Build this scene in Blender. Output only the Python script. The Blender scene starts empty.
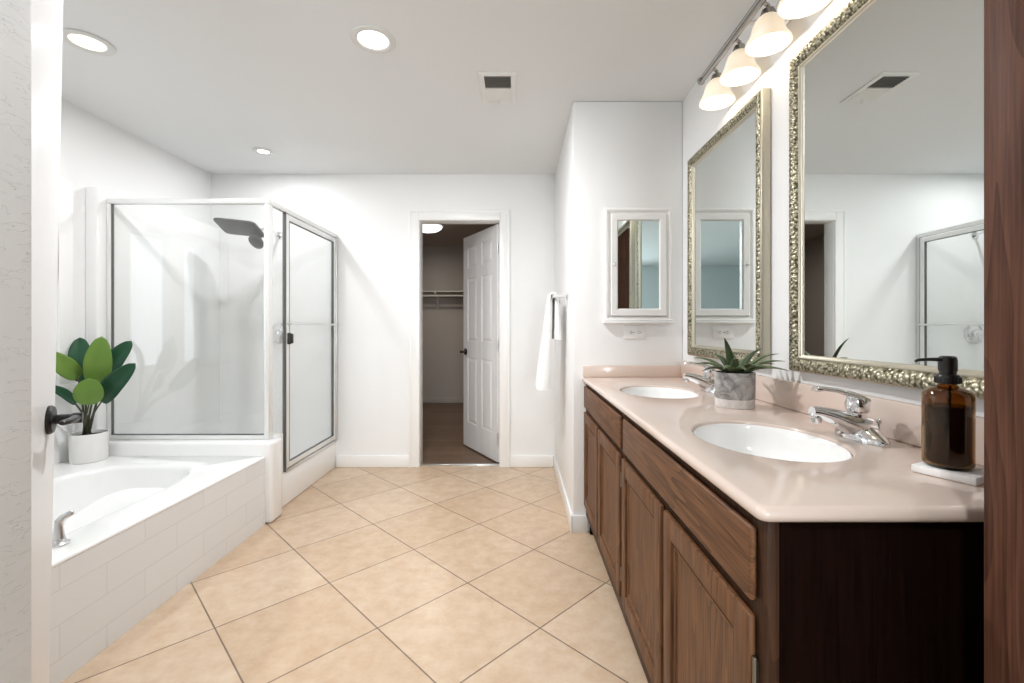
import bpy, bmesh, math, random
from mathutils import Vector, Matrix
PI = math.pi
R = math.radians
rnd = random.Random(7)
scene = bpy.context.scene
COL = scene.collection

# ------------------------------------------------------------------ camera, world, lights, exposure
F_PX, VPX, VPY, CAM_H = 457.0, 517.0, 329.0, 1.15
cam_d = bpy.data.cameras.new('camera')
cam_d.sensor_width = 36.0
cam_d.lens = F_PX / 1024.0 * 36.0
cam_d.shift_x = -(VPX - 512.0) / 1024.0
cam_d.shift_y = (VPY - 341.5) / 1024.0
cam_d.clip_start = 0.02
cam = bpy.data.objects.new('camera', cam_d)
cam.location = (0, 0, CAM_H)
cam.rotation_euler = (R(90), 0, 0)
COL.objects.link(cam)
scene.camera = cam

scene.view_settings.view_transform = 'Standard'
scene.view_settings.look = 'None'
scene.view_settings.exposure = 0.27
scene.view_settings.gamma = 1.0
scene.view_settings.use_curve_mapping = False
try:
    scene.cycles.max_bounces = 14
    scene.cycles.diffuse_bounces = 8
    scene.cycles.glossy_bounces = 8
    scene.cycles.transmission_bounces = 10
    scene.cycles.transparent_max_bounces = 16
    scene.cycles.caustics_reflective = False
    scene.cycles.caustics_refractive = False
    scene.cycles.sample_clamp_indirect = 6.0
except Exception:
    pass

world = bpy.data.worlds.new('daylight')
scene.world = world
world.use_nodes = True
bg = world.node_tree.nodes['Background']
bg.inputs[0].default_value = (0.80, 0.90, 1.0, 1)
bg.inputs[1].default_value = 1.0


def area_light(name, loc, size, power, color, rot, shape='RECTANGLE', size_y=None, spread=180):
    d = bpy.data.lights.new(name, 'AREA')
    d.shape = shape
    d.size = size
    if size_y:
        d.size_y = size_y
    d.energy = power
    d.color = color
    d.spread = R(spread)
    o = bpy.data.objects.new(name, d)
    o.location = loc
    o.rotation_euler = rot
    COL.objects.link(o)
    return o


# daylight just outside the bathroom window (left wall) and added fill at the unseen bedroom window
area_light('window_daylight', (-2.86, 2.01, 1.36), 1.0, 4.5, (0.96, 0.98, 1.0), (0, R(-90), 0), 'RECTANGLE', 1.05)
area_light('bedroom_window_fill', (1.05, -4.30, 1.45), 1.6, 150, (0.94, 0.97, 1.0), (R(90), 0, 0), 'RECTANGLE', 1.5)
W_DOWN = 30.0
W_BULB = 0.3
W_CLOSET = 10.0
W_HALL_FILL = 29.0

# ------------------------------------------------------------------ room measurements
CEIL = 2.44
XL, XR = -2.55, 0.939          # left and right walls
YF = 3.81                      # far wall
XS, YS = 0.317, 2.586          # corner of the jutting wall beside the vanity
DX0, DX1, DZ = -0.825, -0.133, 2.065   # closet doorway
WT = 0.12


# ------------------------------------------------------------------ materials
def new_mat(name):
    m = bpy.data.materials.new(name)
    m.use_nodes = True
    nt = m.node_tree
    return m, nt, nt.nodes['Principled BSDF']


def plain(name, col, rough=0.5, metal=0.0, bump=None, coat=0.0, spec=None, var=0.03):
    """principled surface with a faint noise in its colour; bump = (scale, strength, distance)"""
    m, nt, p = new_mat(name)
    N, L = nt.nodes, nt.links
    p.inputs['Roughness'].default_value = rough
    p.inputs['Metallic'].default_value = metal
    p.inputs['Coat Weight'].default_value = coat
    if spec is not None:
        p.inputs['Specular IOR Level'].default_value = spec
    tc = N.new('ShaderNodeTexCoord')
    n = N.new('ShaderNodeTexNoise')
    n.inputs['Scale'].default_value = 9.0
    n.inputs['Detail'].default_value = 4
    L.new(tc.outputs['Object'], n.inputs['Vector'])
    mx = N.new('ShaderNodeMix')
    mx.data_type = 'RGBA'
    mx.inputs[6].default_value = tuple(c * (1 - var) for c in col) + (1,)
    mx.inputs[7].default_value = tuple(min(1, c * (1 + var)) for c in col) + (1,)
    L.new(n.outputs['Fac'], mx.inputs[0])
    L.new(mx.outputs[2], p.inputs['Base Color'])
    if bump:
        b = N.new('ShaderNodeTexNoise')
        b.inputs['Scale'].default_value = bump[0]
        b.inputs['Detail'].default_value = 3
        L.new(tc.outputs['Object'], b.inputs['Vector'])
        bp = N.new('ShaderNodeBump')
        bp.inputs['Strength'].default_value = bump[1]
        bp.inputs['Distance'].default_value = bump[2]
        L.new(b.outputs['Fac'], bp.inputs['Height'])
        L.new(bp.outputs['Normal'], p.inputs['Normal'])
    return m


def knockdown(name, col, stretch=(1, 1, 1), scale=45, strength=0.5, dist=0.004):
    m, nt, p = new_mat(name)
    N, L = nt.nodes, nt.links
    p.inputs['Base Color'].default_value = col + (1,)
    p.inputs['Roughness'].default_value = 0.6
    tc = N.new('ShaderNodeTexCoord')
    mp = N.new('ShaderNodeMapping')
    mp.inputs['Scale'].default_value = stretch
    L.new(tc.outputs['Object'], mp.inputs['Vector'])
    n = N.new('ShaderNodeTexNoise')
    n.inputs['Scale'].default_value = scale
    n.inputs['Detail'].default_value = 3
    n.inputs['Distortion'].default_value = 0.6
    L.new(mp.outputs['Vector'], n.inputs['Vector'])
    rp = N.new('ShaderNodeValToRGB')
    rp.color_ramp.elements[0].position = 0.42
    rp.color_ramp.elements[1].position = 0.40
    L.new(n.outputs['Fac'], rp.inputs['Fac'])
    bp = N.new('ShaderNodeBump')
    bp.inputs['Strength'].default_value = strength
    bp.inputs['Distance'].default_value = dist
    L.new(rp.outputs['Color'], bp.inputs['Height'])
    L.new(bp.outputs['Normal'], p.inputs['Normal'])
    return m


def wood(name, axis, dark, light, rough=0.5, scale=1.0, coat=0.0, rings=True, spec=0.3):
    """oak with its grain along `axis` (0 x, 1 y, 2 z)"""
    m, nt, p = new_mat(name)
    N, L = nt.nodes, nt.links
    p.inputs['Roughness'].default_value = rough
    p.inputs['Coat Weight'].default_value = coat
    p.inputs['Specular IOR Level'].default_value = spec
    tc = N.new('ShaderNodeTexCoord')
    mp = N.new('ShaderNodeMapping')
    s = [14.0 * scale] * 3
    s[axis] = 1.6 * scale
    mp.inputs['Scale'].default_value = s
    L.new(tc.outputs['Object'], mp.inputs['Vector'])
    n1 = N.new('ShaderNodeTexNoise')
    n1.inputs['Scale'].default_value = 0.75
    n1.inputs['Detail'].default_value = 2
    L.new(mp.outputs['Vector'], n1.inputs['Vector'])
    mul = N.new('ShaderNodeMath')
    mul.operation = 'MULTIPLY'
    mul.inputs[1].default_value = 11.0
    L.new(n1.outputs['Fac'], mul.inputs[0])
    fr = N.new('ShaderNodeMath')
    fr.operation = 'FRACT'
    L.new(mul.outputs[0], fr.inputs[0])
    mp2 = N.new('ShaderNodeMapping')
    s2 = [230.0] * 3
    s2[axis] = 7.0
    mp2.inputs['Scale'].default_value = s2
    L.new(tc.outputs['Object'], mp2.inputs['Vector'])
    n2 = N.new('ShaderNodeTexNoise')
    n2.inputs['Scale'].default_value = 1.0
    n2.inputs['Detail'].default_value = 3
    L.new(mp2.outputs['Vector'], n2.inputs['Vector'])
    add = N.new('ShaderNodeMath')
    add.operation = 'MULTIPLY_ADD'
    add.inputs[1].default_value = 0.30 if rings else 0.12
    L.new(fr.outputs[0], add.inputs[0])
    sc2 = N.new('ShaderNodeMath')
    sc2.operation = 'MULTIPLY'
    sc2.inputs[1].default_value = 0.85
    L.new(n2.outputs['Fac'], sc2.inputs[0])
    L.new(sc2.outputs[0], add.inputs[2])
    rp = N.new('ShaderNodeValToRGB')
    rp.color_ramp.elements[0].position = 0.22
    rp.color_ramp.elements[0].color = dark + (1,)
    rp.color_ramp.elements[1].position = 0.80
    rp.color_ramp.elements[1].color = light + (1,)
    L.new(add.outputs[0], rp.inputs['Fac'])
    L.new(rp.outputs['Color'], p.inputs['Base Color'])
    bp = N.new('ShaderNodeBump')
    bp.inputs['Strength'].default_value = 0.12
    bp.inputs['Distance'].default_value = 0.002
    L.new(add.outputs[0], bp.inputs['Height'])
    L.new(bp.outputs['Normal'], p.inputs['Normal'])
    return m


def brick_mat(name, c1, c2, cm, w, h, mortar, rot=(0, 0, 0), loc=(0, 0, 0), offset=0.5, rough=0.25,
              mottle=None, bumpd=0.002, swizzle=None, bump_strength=0.6):
    m, nt, p = new_mat(name)
    N, L = nt.nodes, nt.links
    p.inputs['Roughness'].default_value = rough
    tc = N.new('ShaderNodeTexCoord')
    src = tc.outputs['Object']
    if swizzle:
        sx = N.new('ShaderNodeSeparateXYZ')
        cx = N.new('ShaderNodeCombineXYZ')
        L.new(src, sx.inputs[0])
        for i, a in enumerate(swizzle):
            L.new(sx.outputs[a], cx.inputs[i])
        src = cx.outputs[0]
    mp = N.new('ShaderNodeMapping')
    mp.inputs['Rotation'].default_value = rot
    mp.inputs['Location'].default_value = loc
    L.new(src, mp.inputs['Vector'])
    b = N.new('ShaderNodeTexBrick')
    b.offset = offset
    b.offset_frequency = 2
    b.squash = 1
    b.inputs['Scale'].default_value = 1.0
    b.inputs['Brick Width'].default_value = w
    b.inputs['Row Height'].default_value = h
    b.inputs['Mortar Size'].default_value = mortar
    b.inputs['Mortar Smooth'].default_value = 0.15
    b.inputs['Bias'].default_value = 0.0
    b.inputs['Color1'].default_value = c1 + (1,)
    b.inputs['Color2'].default_value = c2 + (1,)
    b.inputs['Mortar'].default_value = cm + (1,)
    L.new(mp.outputs['Vector'], b.inputs['Vector'])
    out = b.outputs['Color']
    if mottle:
        n = N.new('ShaderNodeTexNoise')
        n.inputs['Scale'].default_value = mottle[0]
        n.inputs['Detail'].default_value = 8
        n.inputs['Roughness'].default_value = 0.68
        L.new(tc.outputs['Object'], n.inputs['Vector'])
        rp = N.new('ShaderNodeValToRGB')
        rp.color_ramp.elements[0].position = 0.34
        rp.color_ramp.elements[0].color = mottle[1] + (1,)
        rp.color_ramp.elements[1].position = 0.66
        rp.color_ramp.elements[1].color = mottle[2] + (1,)
        L.new(n.outputs['Fac'], rp.inputs['Fac'])
        mx = N.new('ShaderNodeMix')
        mx.data_type = 'RGBA'
        mx.blend_type = 'MULTIPLY'
        mx.inputs[0].default_value = 1.0
        L.new(out, mx.inputs[6])
        L.new(rp.outputs['Color'], mx.inputs[7])
        out = mx.outputs[2]
    L.new(out, p.inputs['Base Color'])
    inv = N.new('ShaderNodeMath')
    inv.operation = 'SUBTRACT'
    inv.inputs[0].default_value = 1.0
    L.new(b.outputs['Fac'], inv.inputs[1])
    bp = N.new('ShaderNodeBump')
    bp.inputs['Strength'].default_value = bump_strength
    bp.inputs['Distance'].default_value = bumpd
    L.new(inv.outputs[0], bp.inputs['Height'])
    L.new(bp.outputs['Normal'], p.inputs['Normal'])
    return m


def emit(name, col, strength):
    m = bpy.data.materials.new(name)
    m.use_nodes = True
    nt = m.node_tree
    nt.nodes.remove(nt.nodes['Principled BSDF'])
    e = nt.nodes.new('ShaderNodeEmission')
    e.inputs[0].default_value = col + (1,)
    e.inputs[1].default_value = strength
    nt.links.new(e.outputs[0], nt.nodes['Material Output'].inputs['Surface'])
    return m


def pane_mat(name, tint=(0.95, 0.97, 0.965), ior=1.5, extra=0.0, haze=0.0):
    """thin clear sheet: transparent with a fresnel reflection"""
    m = bpy.data.materials.new(name)
    m.use_nodes = True
    nt = m.node_tree
    N, L = nt.nodes, nt.links
    N.remove(N['Principled BSDF'])
    t = N.new('ShaderNodeBsdfTransparent')
    t.inputs[0].default_value = tint + (1,)
    g = N.new('ShaderNodeBsdfGlossy')
    g.inputs['Roughness'].default_value = 0.0
    g.inputs[0].default_value = (1, 1, 1, 1)
    lw = N.new('ShaderNodeLayerWeight')
    lw.inputs['Blend'].default_value = 0.5
    pw = N.new('ShaderNodeMath')
    pw.operation = 'POWER'
    pw.inputs[1].default_value = 5.0
    L.new(lw.outputs['Facing'], pw.inputs[0])
    ad = N.new('ShaderNodeMath')
    ad.operation = 'MULTIPLY_ADD'
    ad.inputs[1].default_value = 0.9
    ad.inputs[2].default_value = 0.035 + extra
    L.new(pw.outputs[0], ad.inputs[0])
    mx = N.new('ShaderNodeMixShader')
    L.new(ad.outputs[0], mx.inputs[0])
    L.new(t.outputs[0], mx.inputs[1])
    L.new(g.outputs[0], mx.inputs[2])
    out = mx.outputs[0]
    if haze > 0:
        d = N.new('ShaderNodeBsdfDiffuse')
        d.inputs[0].default_value = (0.85, 0.86, 0.86, 1)
        m2 = N.new('ShaderNodeMixShader')
        m2.inputs[0].default_value = haze
        L.new(out, m2.inputs[1])
        L.new(d.outputs[0], m2.inputs[2])
        out = m2.outputs[0]
    L.new(out, N['Material Output'].inputs['Surface'])
    return m


def mirror_mat(name, col=(0.735, 0.765, 0.75)):
    m, nt, p = new_mat(name)
    p.inputs['Base Color'].default_value = col + (1,)
    p.inputs['Metallic'].default_value = 1.0
    p.inputs['Roughness'].default_value = 0.0
    return m


def ornate_mat():
    m, nt, p = new_mat('champagne ornate frame')
    N, L = nt.nodes, nt.links
    p.inputs['Metallic'].default_value = 0.75
    p.inputs['Roughness'].default_value = 0.36
    tc = N.new('ShaderNodeTexCoord')
    v = N.new('ShaderNodeTexVoronoi')
    v.feature = 'SMOOTH_F1'
    v.inputs['Scale'].default_value = 130
    L.new(tc.outputs['Object'], v.inputs['Vector'])
    rp = N.new('ShaderNodeValToRGB')
    rp.color_ramp.elements[0].position = 0.22
    rp.color_ramp.elements[0].color = (0.50, 0.46, 0.34, 1)
    rp.color_ramp.elements[1].position = 0.62
    rp.color_ramp.elements[1].color = (0.09, 0.08, 0.045, 1)
    L.new(v.outputs['Distance'], rp.inputs['Fac'])
    L.new(rp.outputs['Color'], p.inputs['Base Color'])
    bp = N.new('ShaderNodeBump')
    bp.invert = True
    bp.inputs['Strength'].default_value = 0.6
    bp.inputs['Distance'].default_value = 0.004
    L.new(v.outputs['Distance'], bp.inputs['Height'])
    L.new(bp.outputs['Normal'], p.inputs['Normal'])
    return m


def leaf_mat(name, c1, c2, rough=0.4, scale=6, stripes=None):
    m, nt, p = new_mat(name)
    N, L = nt.nodes, nt.links
    p.inputs['Roughness'].default_value = rough
    p.inputs['Specular IOR Level'].default_value = 0.25
    tc = N.new('ShaderNodeTexCoord')
    n = N.new('ShaderNodeTexNoise')
    n.inputs['Scale'].default_value = scale
    n.inputs['Detail'].default_value = 5
    L.new(tc.outputs['Object'], n.inputs['Vector'])
    mx = N.new('ShaderNodeMix')
    mx.data_type = 'RGBA'
    mx.inputs[6].default_value = c1 + (1,)
    mx.inputs[7].default_value = c2 + (1,)
    L.new(n.outputs['Fac'], mx.inputs[0])
    L.new(mx.outputs[2], p.inputs['Base Color'])
    return m


def marble_mat(name, c1, c2, scale=14):
    m, nt, p = new_mat(name)
    N, L = nt.nodes, nt.links
    p.inputs['Roughness'].default_value = 0.55
    tc = N.new('ShaderNodeTexCoord')
    n = N.new('ShaderNodeTexNoise')
    n.inputs['Scale'].default_value = scale
    n.inputs['Detail'].default_value = 8
    n.inputs['Roughness'].default_value = 0.7
    n.inputs['Distortion'].default_value = 1.2
    L.new(tc.outputs['Object'], n.inputs['Vector'])
    rp = N.new('ShaderNodeValToRGB')
    rp.color_ramp.elements[0].position = 0.40
    rp.color_ramp.elements[0].color = c1 + (1,)
    rp.color_ramp.elements[1].position = 0.56
    rp.color_ramp.elements[1].color = c2 + (1,)
    L.new(n.outputs['Fac'], rp.inputs['Fac'])
    L.new(rp.outputs['Color'], p.inputs['Base Color'])
    return m


def glass_mat(name, col, rough=0.02, ior=1.45):
    m, nt, p = new_mat(name)
    p.inputs['Base Color'].default_value = col + (1,)
    p.inputs['Roughness'].default_value = rough
    p.inputs['Transmission Weight'].default_value = 1.0
    p.inputs['IOR'].default_value = ior
    return m


def shade_mat():
    """lit frosted glass shade with a pale swirl, brightest round the bulb"""
    m, nt, p = new_mat('lit frosted shade')
    N, L = nt.nodes, nt.links
    p.inputs['Base Color'].default_value = (0.80, 0.73, 0.62, 1)
    p.inputs['Roughness'].default_value = 0.35
    tc = N.new('ShaderNodeTexCoord')
    n = N.new('ShaderNodeTexNoise')
    n.inputs['Scale'].default_value = 11
    n.inputs['Distortion'].default_value = 1.5
    L.new(tc.outputs['Object'], n.inputs['Vector'])
    rp = N.new('ShaderNodeValToRGB')
    rp.color_ramp.elements[0].position = 0.35
    rp.color_ramp.elements[0].color = (0.78, 0.60, 0.42, 1)
    rp.color_ramp.elements[1].position = 0.65
    rp.color_ramp.elements[1].color = (0.95, 0.82, 0.64, 1)
    L.new(n.outputs['Fac'], rp.inputs['Fac'])
    L.new(rp.outputs['Color'], p.inputs['Emission Color'])
    p.inputs['Emission Strength'].default_value = 0.48
    return m


M = {}
M['wall'] = plain('white wall paint', (0.82, 0.825, 0.825), 0.55, bump=(60, 0.05, 0.002), var=0.008)
M['texwall'] = knockdown('textured white wall', (0.84, 0.84, 0.835), (1, 0.45, 1.6), 70, 0.9, 0.009)
M['ceiling'] = knockdown('ceiling paint', (0.76, 0.775, 0.78), (1, 1, 1), 40, 0.12, 0.002)
M['trim'] = plain('white gloss trim', (0.84, 0.84, 0.83), 0.3, var=0.006)
M['door'] = plain('white door paint', (0.80, 0.80, 0.80), 0.32, var=0.006)
M['tub'] = plain('white acrylic', (0.84, 0.845, 0.84), 0.12, coat=0.4, var=0.004)
M['aprontile'] = brick_mat('white apron tile', (0.765, 0.785, 0.80), (0.79, 0.81, 0.825), (0.68, 0.69, 0.70),
                           0.34, 0.1125, 0.0016, loc=(0.05, -0.080, 0), offset=0.5, rough=0.22, swizzle=(1, 2, 0), bumpd=0.0012, bump_strength=0.35)
c45 = 1 / math.sqrt(2)
M['tile'] = brick_mat('beige floor tile', (0.585, 0.445, 0.315), (0.65, 0.52, 0.39), (0.22, 0.165, 0.12),
                      0.4423, 0.4423, 0.0030, rot=(0, 0, R(-45)),
                      loc=(-(-0.224 + 2.070) * c45, -(2.070 + 0.224) * c45, 0), offset=0.0, rough=0.30,
                      mottle=(13.0, (0.85, 0.765, 0.69), (1.0, 1.0, 1.0)), bumpd=0.002)
M['woodfloor'] = brick_mat('brown plank floor', (0.14, 0.080, 0.045), (0.215, 0.128, 0.075), (0.05, 0.03, 0.02),
                           1.2, 0.16, 0.002, offset=0.4, rough=0.4, mottle=(10, (0.7, 0.7, 0.7), (1, 1, 1)), bumpd=0.001)
M['carpet'] = plain('beige bedroom carpet', (0.45, 0.42, 0.38), 0.9, bump=(300, 0.4, 0.004))
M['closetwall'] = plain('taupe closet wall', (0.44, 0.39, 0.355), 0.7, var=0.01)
M['bedwall'] = plain('blue grey bedroom wall', (0.64, 0.69, 0.695), 0.7, var=0.01)
OAKD, OAKL = (0.034, 0.013, 0.005), (0.182, 0.081, 0.034)
M['oak_v'] = wood('oak upright grain', 2, OAKD, OAKL)
M['oak_h'] = wood('oak level grain', 1, OAKD, OAKL)
M['oak_side'] = wood('end panel with painted shade', 2, (0.003, 0.001, 0.0006), (0.010, 0.0035, 0.0018), rings=False, rough=0.75, spec=0.03)  # near-black oak: the shade on the end panel is put into its colour
M['oak_frame'] = wood('oak face frame darkened for shade', 2, (0.018, 0.007, 0.003), (0.065, 0.029, 0.014), spec=0.15)  # oak darkened to paint in the shade between doors and drawers
M['oak_tall'] = wood('reddish oak', 2, (0.036, 0.014, 0.008), (0.120, 0.052, 0.032), spec=0.12)
M['toe'] = plain('toe kick', (0.03, 0.02, 0.015), 0.6)
M['counter'] = plain('pinkish beige solid surface', (0.66, 0.545, 0.475), 0.16, coat=0.25, var=0.035)
M['sink'] = plain('white porcelain', (0.86, 0.86, 0.85), 0.1, coat=0.3, var=0.003)
M['chrome'] = plain('chrome', (0.80, 0.80, 0.81), 0.08, 1.0, var=0.01)
M['brushed'] = plain('brushed aluminium', (0.72, 0.73, 0.73), 0.28, 1.0, var=0.02)
M['whiteframe'] = plain('satin white aluminium', (0.78, 0.79, 0.78), 0.25, 0.25, var=0.01)
M['black'] = plain('black metal', (0.012, 0.012, 0.012), 0.35, 0.3, var=0.1)
M['blackplastic'] = plain('black plastic', (0.010, 0.010, 0.010), 0.32, var=0.1)
M['darkgasket'] = plain('dark gasket', (0.10, 0.10, 0.10), 0.5)
M['showerhead'] = plain('dark gunmetal', (0.035, 0.035, 0.033), 0.45, 0.1, bump=(220, 0.5, 0.002))
M['glass'] = pane_mat('clear shower glass', (0.98, 0.985, 0.982), 1.5, 0.012, 0.03)
M['winglass'] = pane_mat('window glass', (0.97, 0.98, 0.98))
M['mirror'] = mirror_mat('mirror')
M['tealmirror'] = mirror_mat('cabinet mirror', (0.80, 0.88, 0.89))
M['ornate'] = ornate_mat()
M['framesmooth'] = plain('champagne frame', (0.50, 0.465, 0.375), 0.32, 0.75, var=0.08)
M['towel'] = plain('white terry', (0.84, 0.84, 0.83), 0.95, bump=(420, 0.6, 0.003), var=0.02)
M['potwhite'] = plain('matte white pot', (0.74, 0.735, 0.72), 0.6, bump=(40, 0.15, 0.002), var=0.03)
M['soil'] = plain('dark soil', (0.035, 0.026, 0.02), 0.95, bump=(120, 0.8, 0.01), var=0.3)
M['leaf_dark'] = leaf_mat('dark leaf', (0.008, 0.040, 0.018), (0.022, 0.085, 0.038))
M['leaf_light'] = leaf_mat('light leaf', (0.075, 0.160, 0.028), (0.175, 0.290, 0.055))
M['stem'] = leaf_mat('plant stem', (0.045, 0.05, 0.03), (0.09, 0.09, 0.055), 0.6)
M['aloe'] = leaf_mat('aloe leaf', (0.060, 0.100, 0.045), (0.180, 0.225, 0.125), 0.5, 22)
M['aloe_dk'] = leaf_mat('aloe leaf dark', (0.025, 0.045, 0.02), (0.075, 0.10, 0.05), 0.5, 22)
M['marble'] = marble_mat('grey stone', (0.20, 0.19, 0.185), (0.46, 0.45, 0.44))
M['potband'] = marble_mat('pale stone', (0.60, 0.58, 0.57), (0.74, 0.73, 0.72))
M['amber'] = glass_mat('amber glass', (0.45, 0.24, 0.06))
M['liquid'] = plain('brown liquid soap', (0.120, 0.055, 0.013), 0.12, coat=0.3, var=0.15)
M['tray'] = marble_mat('white marble tray', (0.72, 0.70, 0.69), (0.84, 0.83, 0.82), 9)
M['lens'] = emit('lit lens', (1.0, 0.97, 0.92), 6.0)
M['lens_warm'] = emit('lit lens warm', (1.0, 0.93, 0.80), 1.25)
M['bulb'] = emit('lit bulb', (1.0, 0.92, 0.78), 1.6)
M['closetdome'] = emit('lit dome', (1.0, 0.98, 0.94), 1.6)
M['shade'] = shade_mat()
M['plate'] = plain('white plastic', (0.83, 0.83, 0.82), 0.35, var=0.005)
M['slot'] = plain('dark slot', (0.03, 0.03, 0.03), 0.6)
M['duct'] = plain('duct shade', (0.10, 0.095, 0.085), 0.8)
M['ventwhite'] = plain('white vent enamel', (0.78, 0.78, 0.765), 0.4, var=0.01)
M['ventshade'] = plain('vent louvre darkened for shade', (0.28, 0.27, 0.25), 0.5)  # white louvres painted darker for the shaded gaps of the near bank
M['ring'] = plain('light ring', (0.70, 0.70, 0.69), 0.5)
M['hinge'] = plain('tarnished hinge', (0.25, 0.23, 0.20), 0.35, 1.0)
M['darkchrome'] = plain('aged nickel', (0.42, 0.40, 0.38), 0.18, 1.0)
M['wire'] = plain('white coated wire', (0.55, 0.52, 0.48), 0.4)


# ------------------------------------------------------------------ mesh helpers
class MB:
    def __init__(self):
        self.bm = bmesh.new()

    def box(self, x0, x1, y0, y1, z0, z1, bev=0.0, seg=2, mtx=None):
        vs = [self.bm.verts.new((x, y, z)) for x in (x0, x1) for y in (y0, y1) for z in (z0, z1)]
        fs = []
        for q in ((0, 1, 3, 2), (4, 6, 7, 5), (0, 4, 5, 1), (2, 3, 7, 6), (0, 2, 6, 4), (1, 5, 7, 3)):
            fs.append(self.bm.faces.new([vs[i] for i in q]))
        new = list(vs)
        if bev > 0:
            es = list({e for f in fs for e in f.edges})
            r = bmesh.ops.bevel(self.bm, geom=es, offset=bev, segments=seg, affect='EDGES', profile=0.5)
            new = list({v for f in r['faces'] for v in f.verts} | {v for v in vs if v.is_valid})
        if mtx is not None:
            bmesh.ops.transform(self.bm, matrix=mtx, verts=[v for v in new if v.is_valid])
        return self

    def rings(self, rings, cap0=True, cap1=True, close=True):
        rows = [[self.bm.verts.new(p) for p in r] for r in rings]
        n = len(rows[0])
        for a, b in zip(rows[:-1], rows[1:]):
            for i in range(n if close else n - 1):
                j = (i + 1) % n
                try:
                    self.bm.faces.new((a[i], a[j], b[j], b[i]))
                except ValueError:
                    pass
        if cap0 and close:
            self.bm.faces.new(list(reversed(rows[0])))
        if cap1 and close:
            self.bm.faces.new(rows[-1])
        return self

    def lathe(self, prof, center=(0, 0, 0), axis=(0, 0, 1), n=32, sx=1.0, sy=1.0, cap0=True, cap1=True, mtx=None):
        """prof: (radius, height) pairs along axis"""
        q = Vector((0, 0, 1)).rotation_difference(Vector(axis).normalized()).to_matrix()
        c = Vector(center)
        rings = []
        for r, h in prof:
            rr = []
            for i in range(n):
                a = 2 * PI * i / n
                v = c + q @ Vector((r * sx * math.cos(a), r * sy * math.sin(a), h))
                rr.append(mtx @ v if mtx is not None else v)
            rings.append(rr)
        return self.rings(rings, cap0, cap1)

    def tube(self, pts, rad, n=12, flat=1.0, up=(0, 0, 1), cap=True):
        """swept round or flattened section; rad a number or list; flat scales the section along its second axis"""
        pts = [Vector(p) for p in pts]
        rr = rad if isinstance(rad, (list, tuple)) else [rad] * len(pts)
        rings = []
        up = Vector(up)
        for i, p in enumerate(pts):
            if i == 0:
                t = pts[1] - pts[0]
            elif i == len(pts) - 1:
                t = pts[-1] - pts[-2]
            else:
                t = pts[i + 1] - pts[i - 1]
            t.normalize()
            a = t.cross(up)
            if a.length < 1e-4:
                a = t.cross(Vector((1, 0, 0)))
            a.normalize()
            b = a.cross(t).normalized()
            rings.append([p + rr[i] * (math.cos(2 * PI * k / n) * a + flat * math.sin(2 * PI * k / n) * b) for k in range(n)])
        return self.rings(rings, cap, cap)

    def grid(self, rows):
        vs = [[self.bm.verts.new(p) for p in r] for r in rows]
        for i in range(len(vs) - 1):
            for j in range(len(vs[0]) - 1):
                self.bm.faces.new((vs[i][j], vs[i][j + 1], vs[i + 1][j + 1], vs[i + 1][j]))
        return self

    def build(self, name, mat, parent=None, smooth=38, solid=None, subsurf=0, loc=None):
        bm = self.bm
        bmesh.ops.remove_doubles(bm, verts=bm.verts, dist=1e-6)
        bmesh.ops.recalc_face_normals(bm, faces=bm.faces)
        me = bpy.data.meshes.new(name)
        bm.to_mesh(me)
        bm.free()
        me.materials.append(mat)
        if smooth:
            me.polygons.foreach_set('use_smooth', [True] * len(me.polygons))
            me.set_sharp_from_angle(angle=R(smooth))
        o = bpy.data.objects.new(name, me)
        COL.objects.link(o)
        if parent is not None:
            o.parent = parent
        if loc:
            o.location = loc
        if solid:
            s = o.modifiers.new('solid', 'SOLIDIFY')
            s.thickness = solid
            s.offset = 0
        if subsurf:
            s = o.modifiers.new('sub', 'SUBSURF')
            s.levels = s.render_levels = subsurf
        return o


def tag(o, label=None, cat=None, group=None, kind=None):
    if label:
        o['label'] = label
    if cat:
        o['category'] = cat
    if group:
        o['group'] = group
    if kind:
        o['kind'] = kind
    return o


def thing(name, label, cat, loc=(0, 0, 0), group=None, rotz=0.0, kind=None):
    o = bpy.data.objects.new(name, None)
    o.empty_display_size = 0.1
    o.location = loc
    o.rotation_euler = (0, 0, rotz)
    COL.objects.link(o)
    return tag(o, label, cat, group, kind)


def struct(name, mb, mat, label=None, cat=None, smooth=38, parent=None):
    o = mb.build(name, mat, parent, smooth)
    if parent is None:
        tag(o, label, cat, kind='structure')
    return o


def copy_tree(o, parent=None):
    c = o.copy()
    COL.objects.link(c)
    c.parent = parent
    for ch in list(o.children):
        copy_tree(ch, c)
    return c


# ================================================================== THE SETTING
# floors
struct('floor', MB().box(XL - 0.15, XR + 0.12, -0.25, YF + 0.06, -0.08, 0.0), M['tile'],
       'beige square ceramic tile floor laid diagonally', 'floor')
struct('floor_closet', MB().box(-2.4, 0.6, YF + 0.06, 7.22, -0.08, 0.002), M['woodfloor'],
       'dark brown plank floor inside the closet', 'floor')
struct('floor_bedroom', MB().box(-3.6, 2.1, -4.2, -0.25, -0.08, 0.0), M['carpet'],
       'beige carpet of the bedroom behind the viewpoint', 'floor')
# ceilings
struct('ceiling', MB().box(XL - 0.15, XR + 0.12, -0.25, YF + 0.12, CEIL, CEIL + 0.08), M['ceiling'],
       'pale grey painted bathroom ceiling', 'ceiling')
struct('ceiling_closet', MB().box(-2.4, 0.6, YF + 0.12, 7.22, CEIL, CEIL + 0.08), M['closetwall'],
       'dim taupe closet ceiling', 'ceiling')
struct('ceiling_bedroom', MB().box(-3.6, 2.1, -4.2, -0.25, CEIL, CEIL + 0.08), M['ceiling'],
       'bedroom ceiling behind the viewpoint', 'ceiling')
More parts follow.
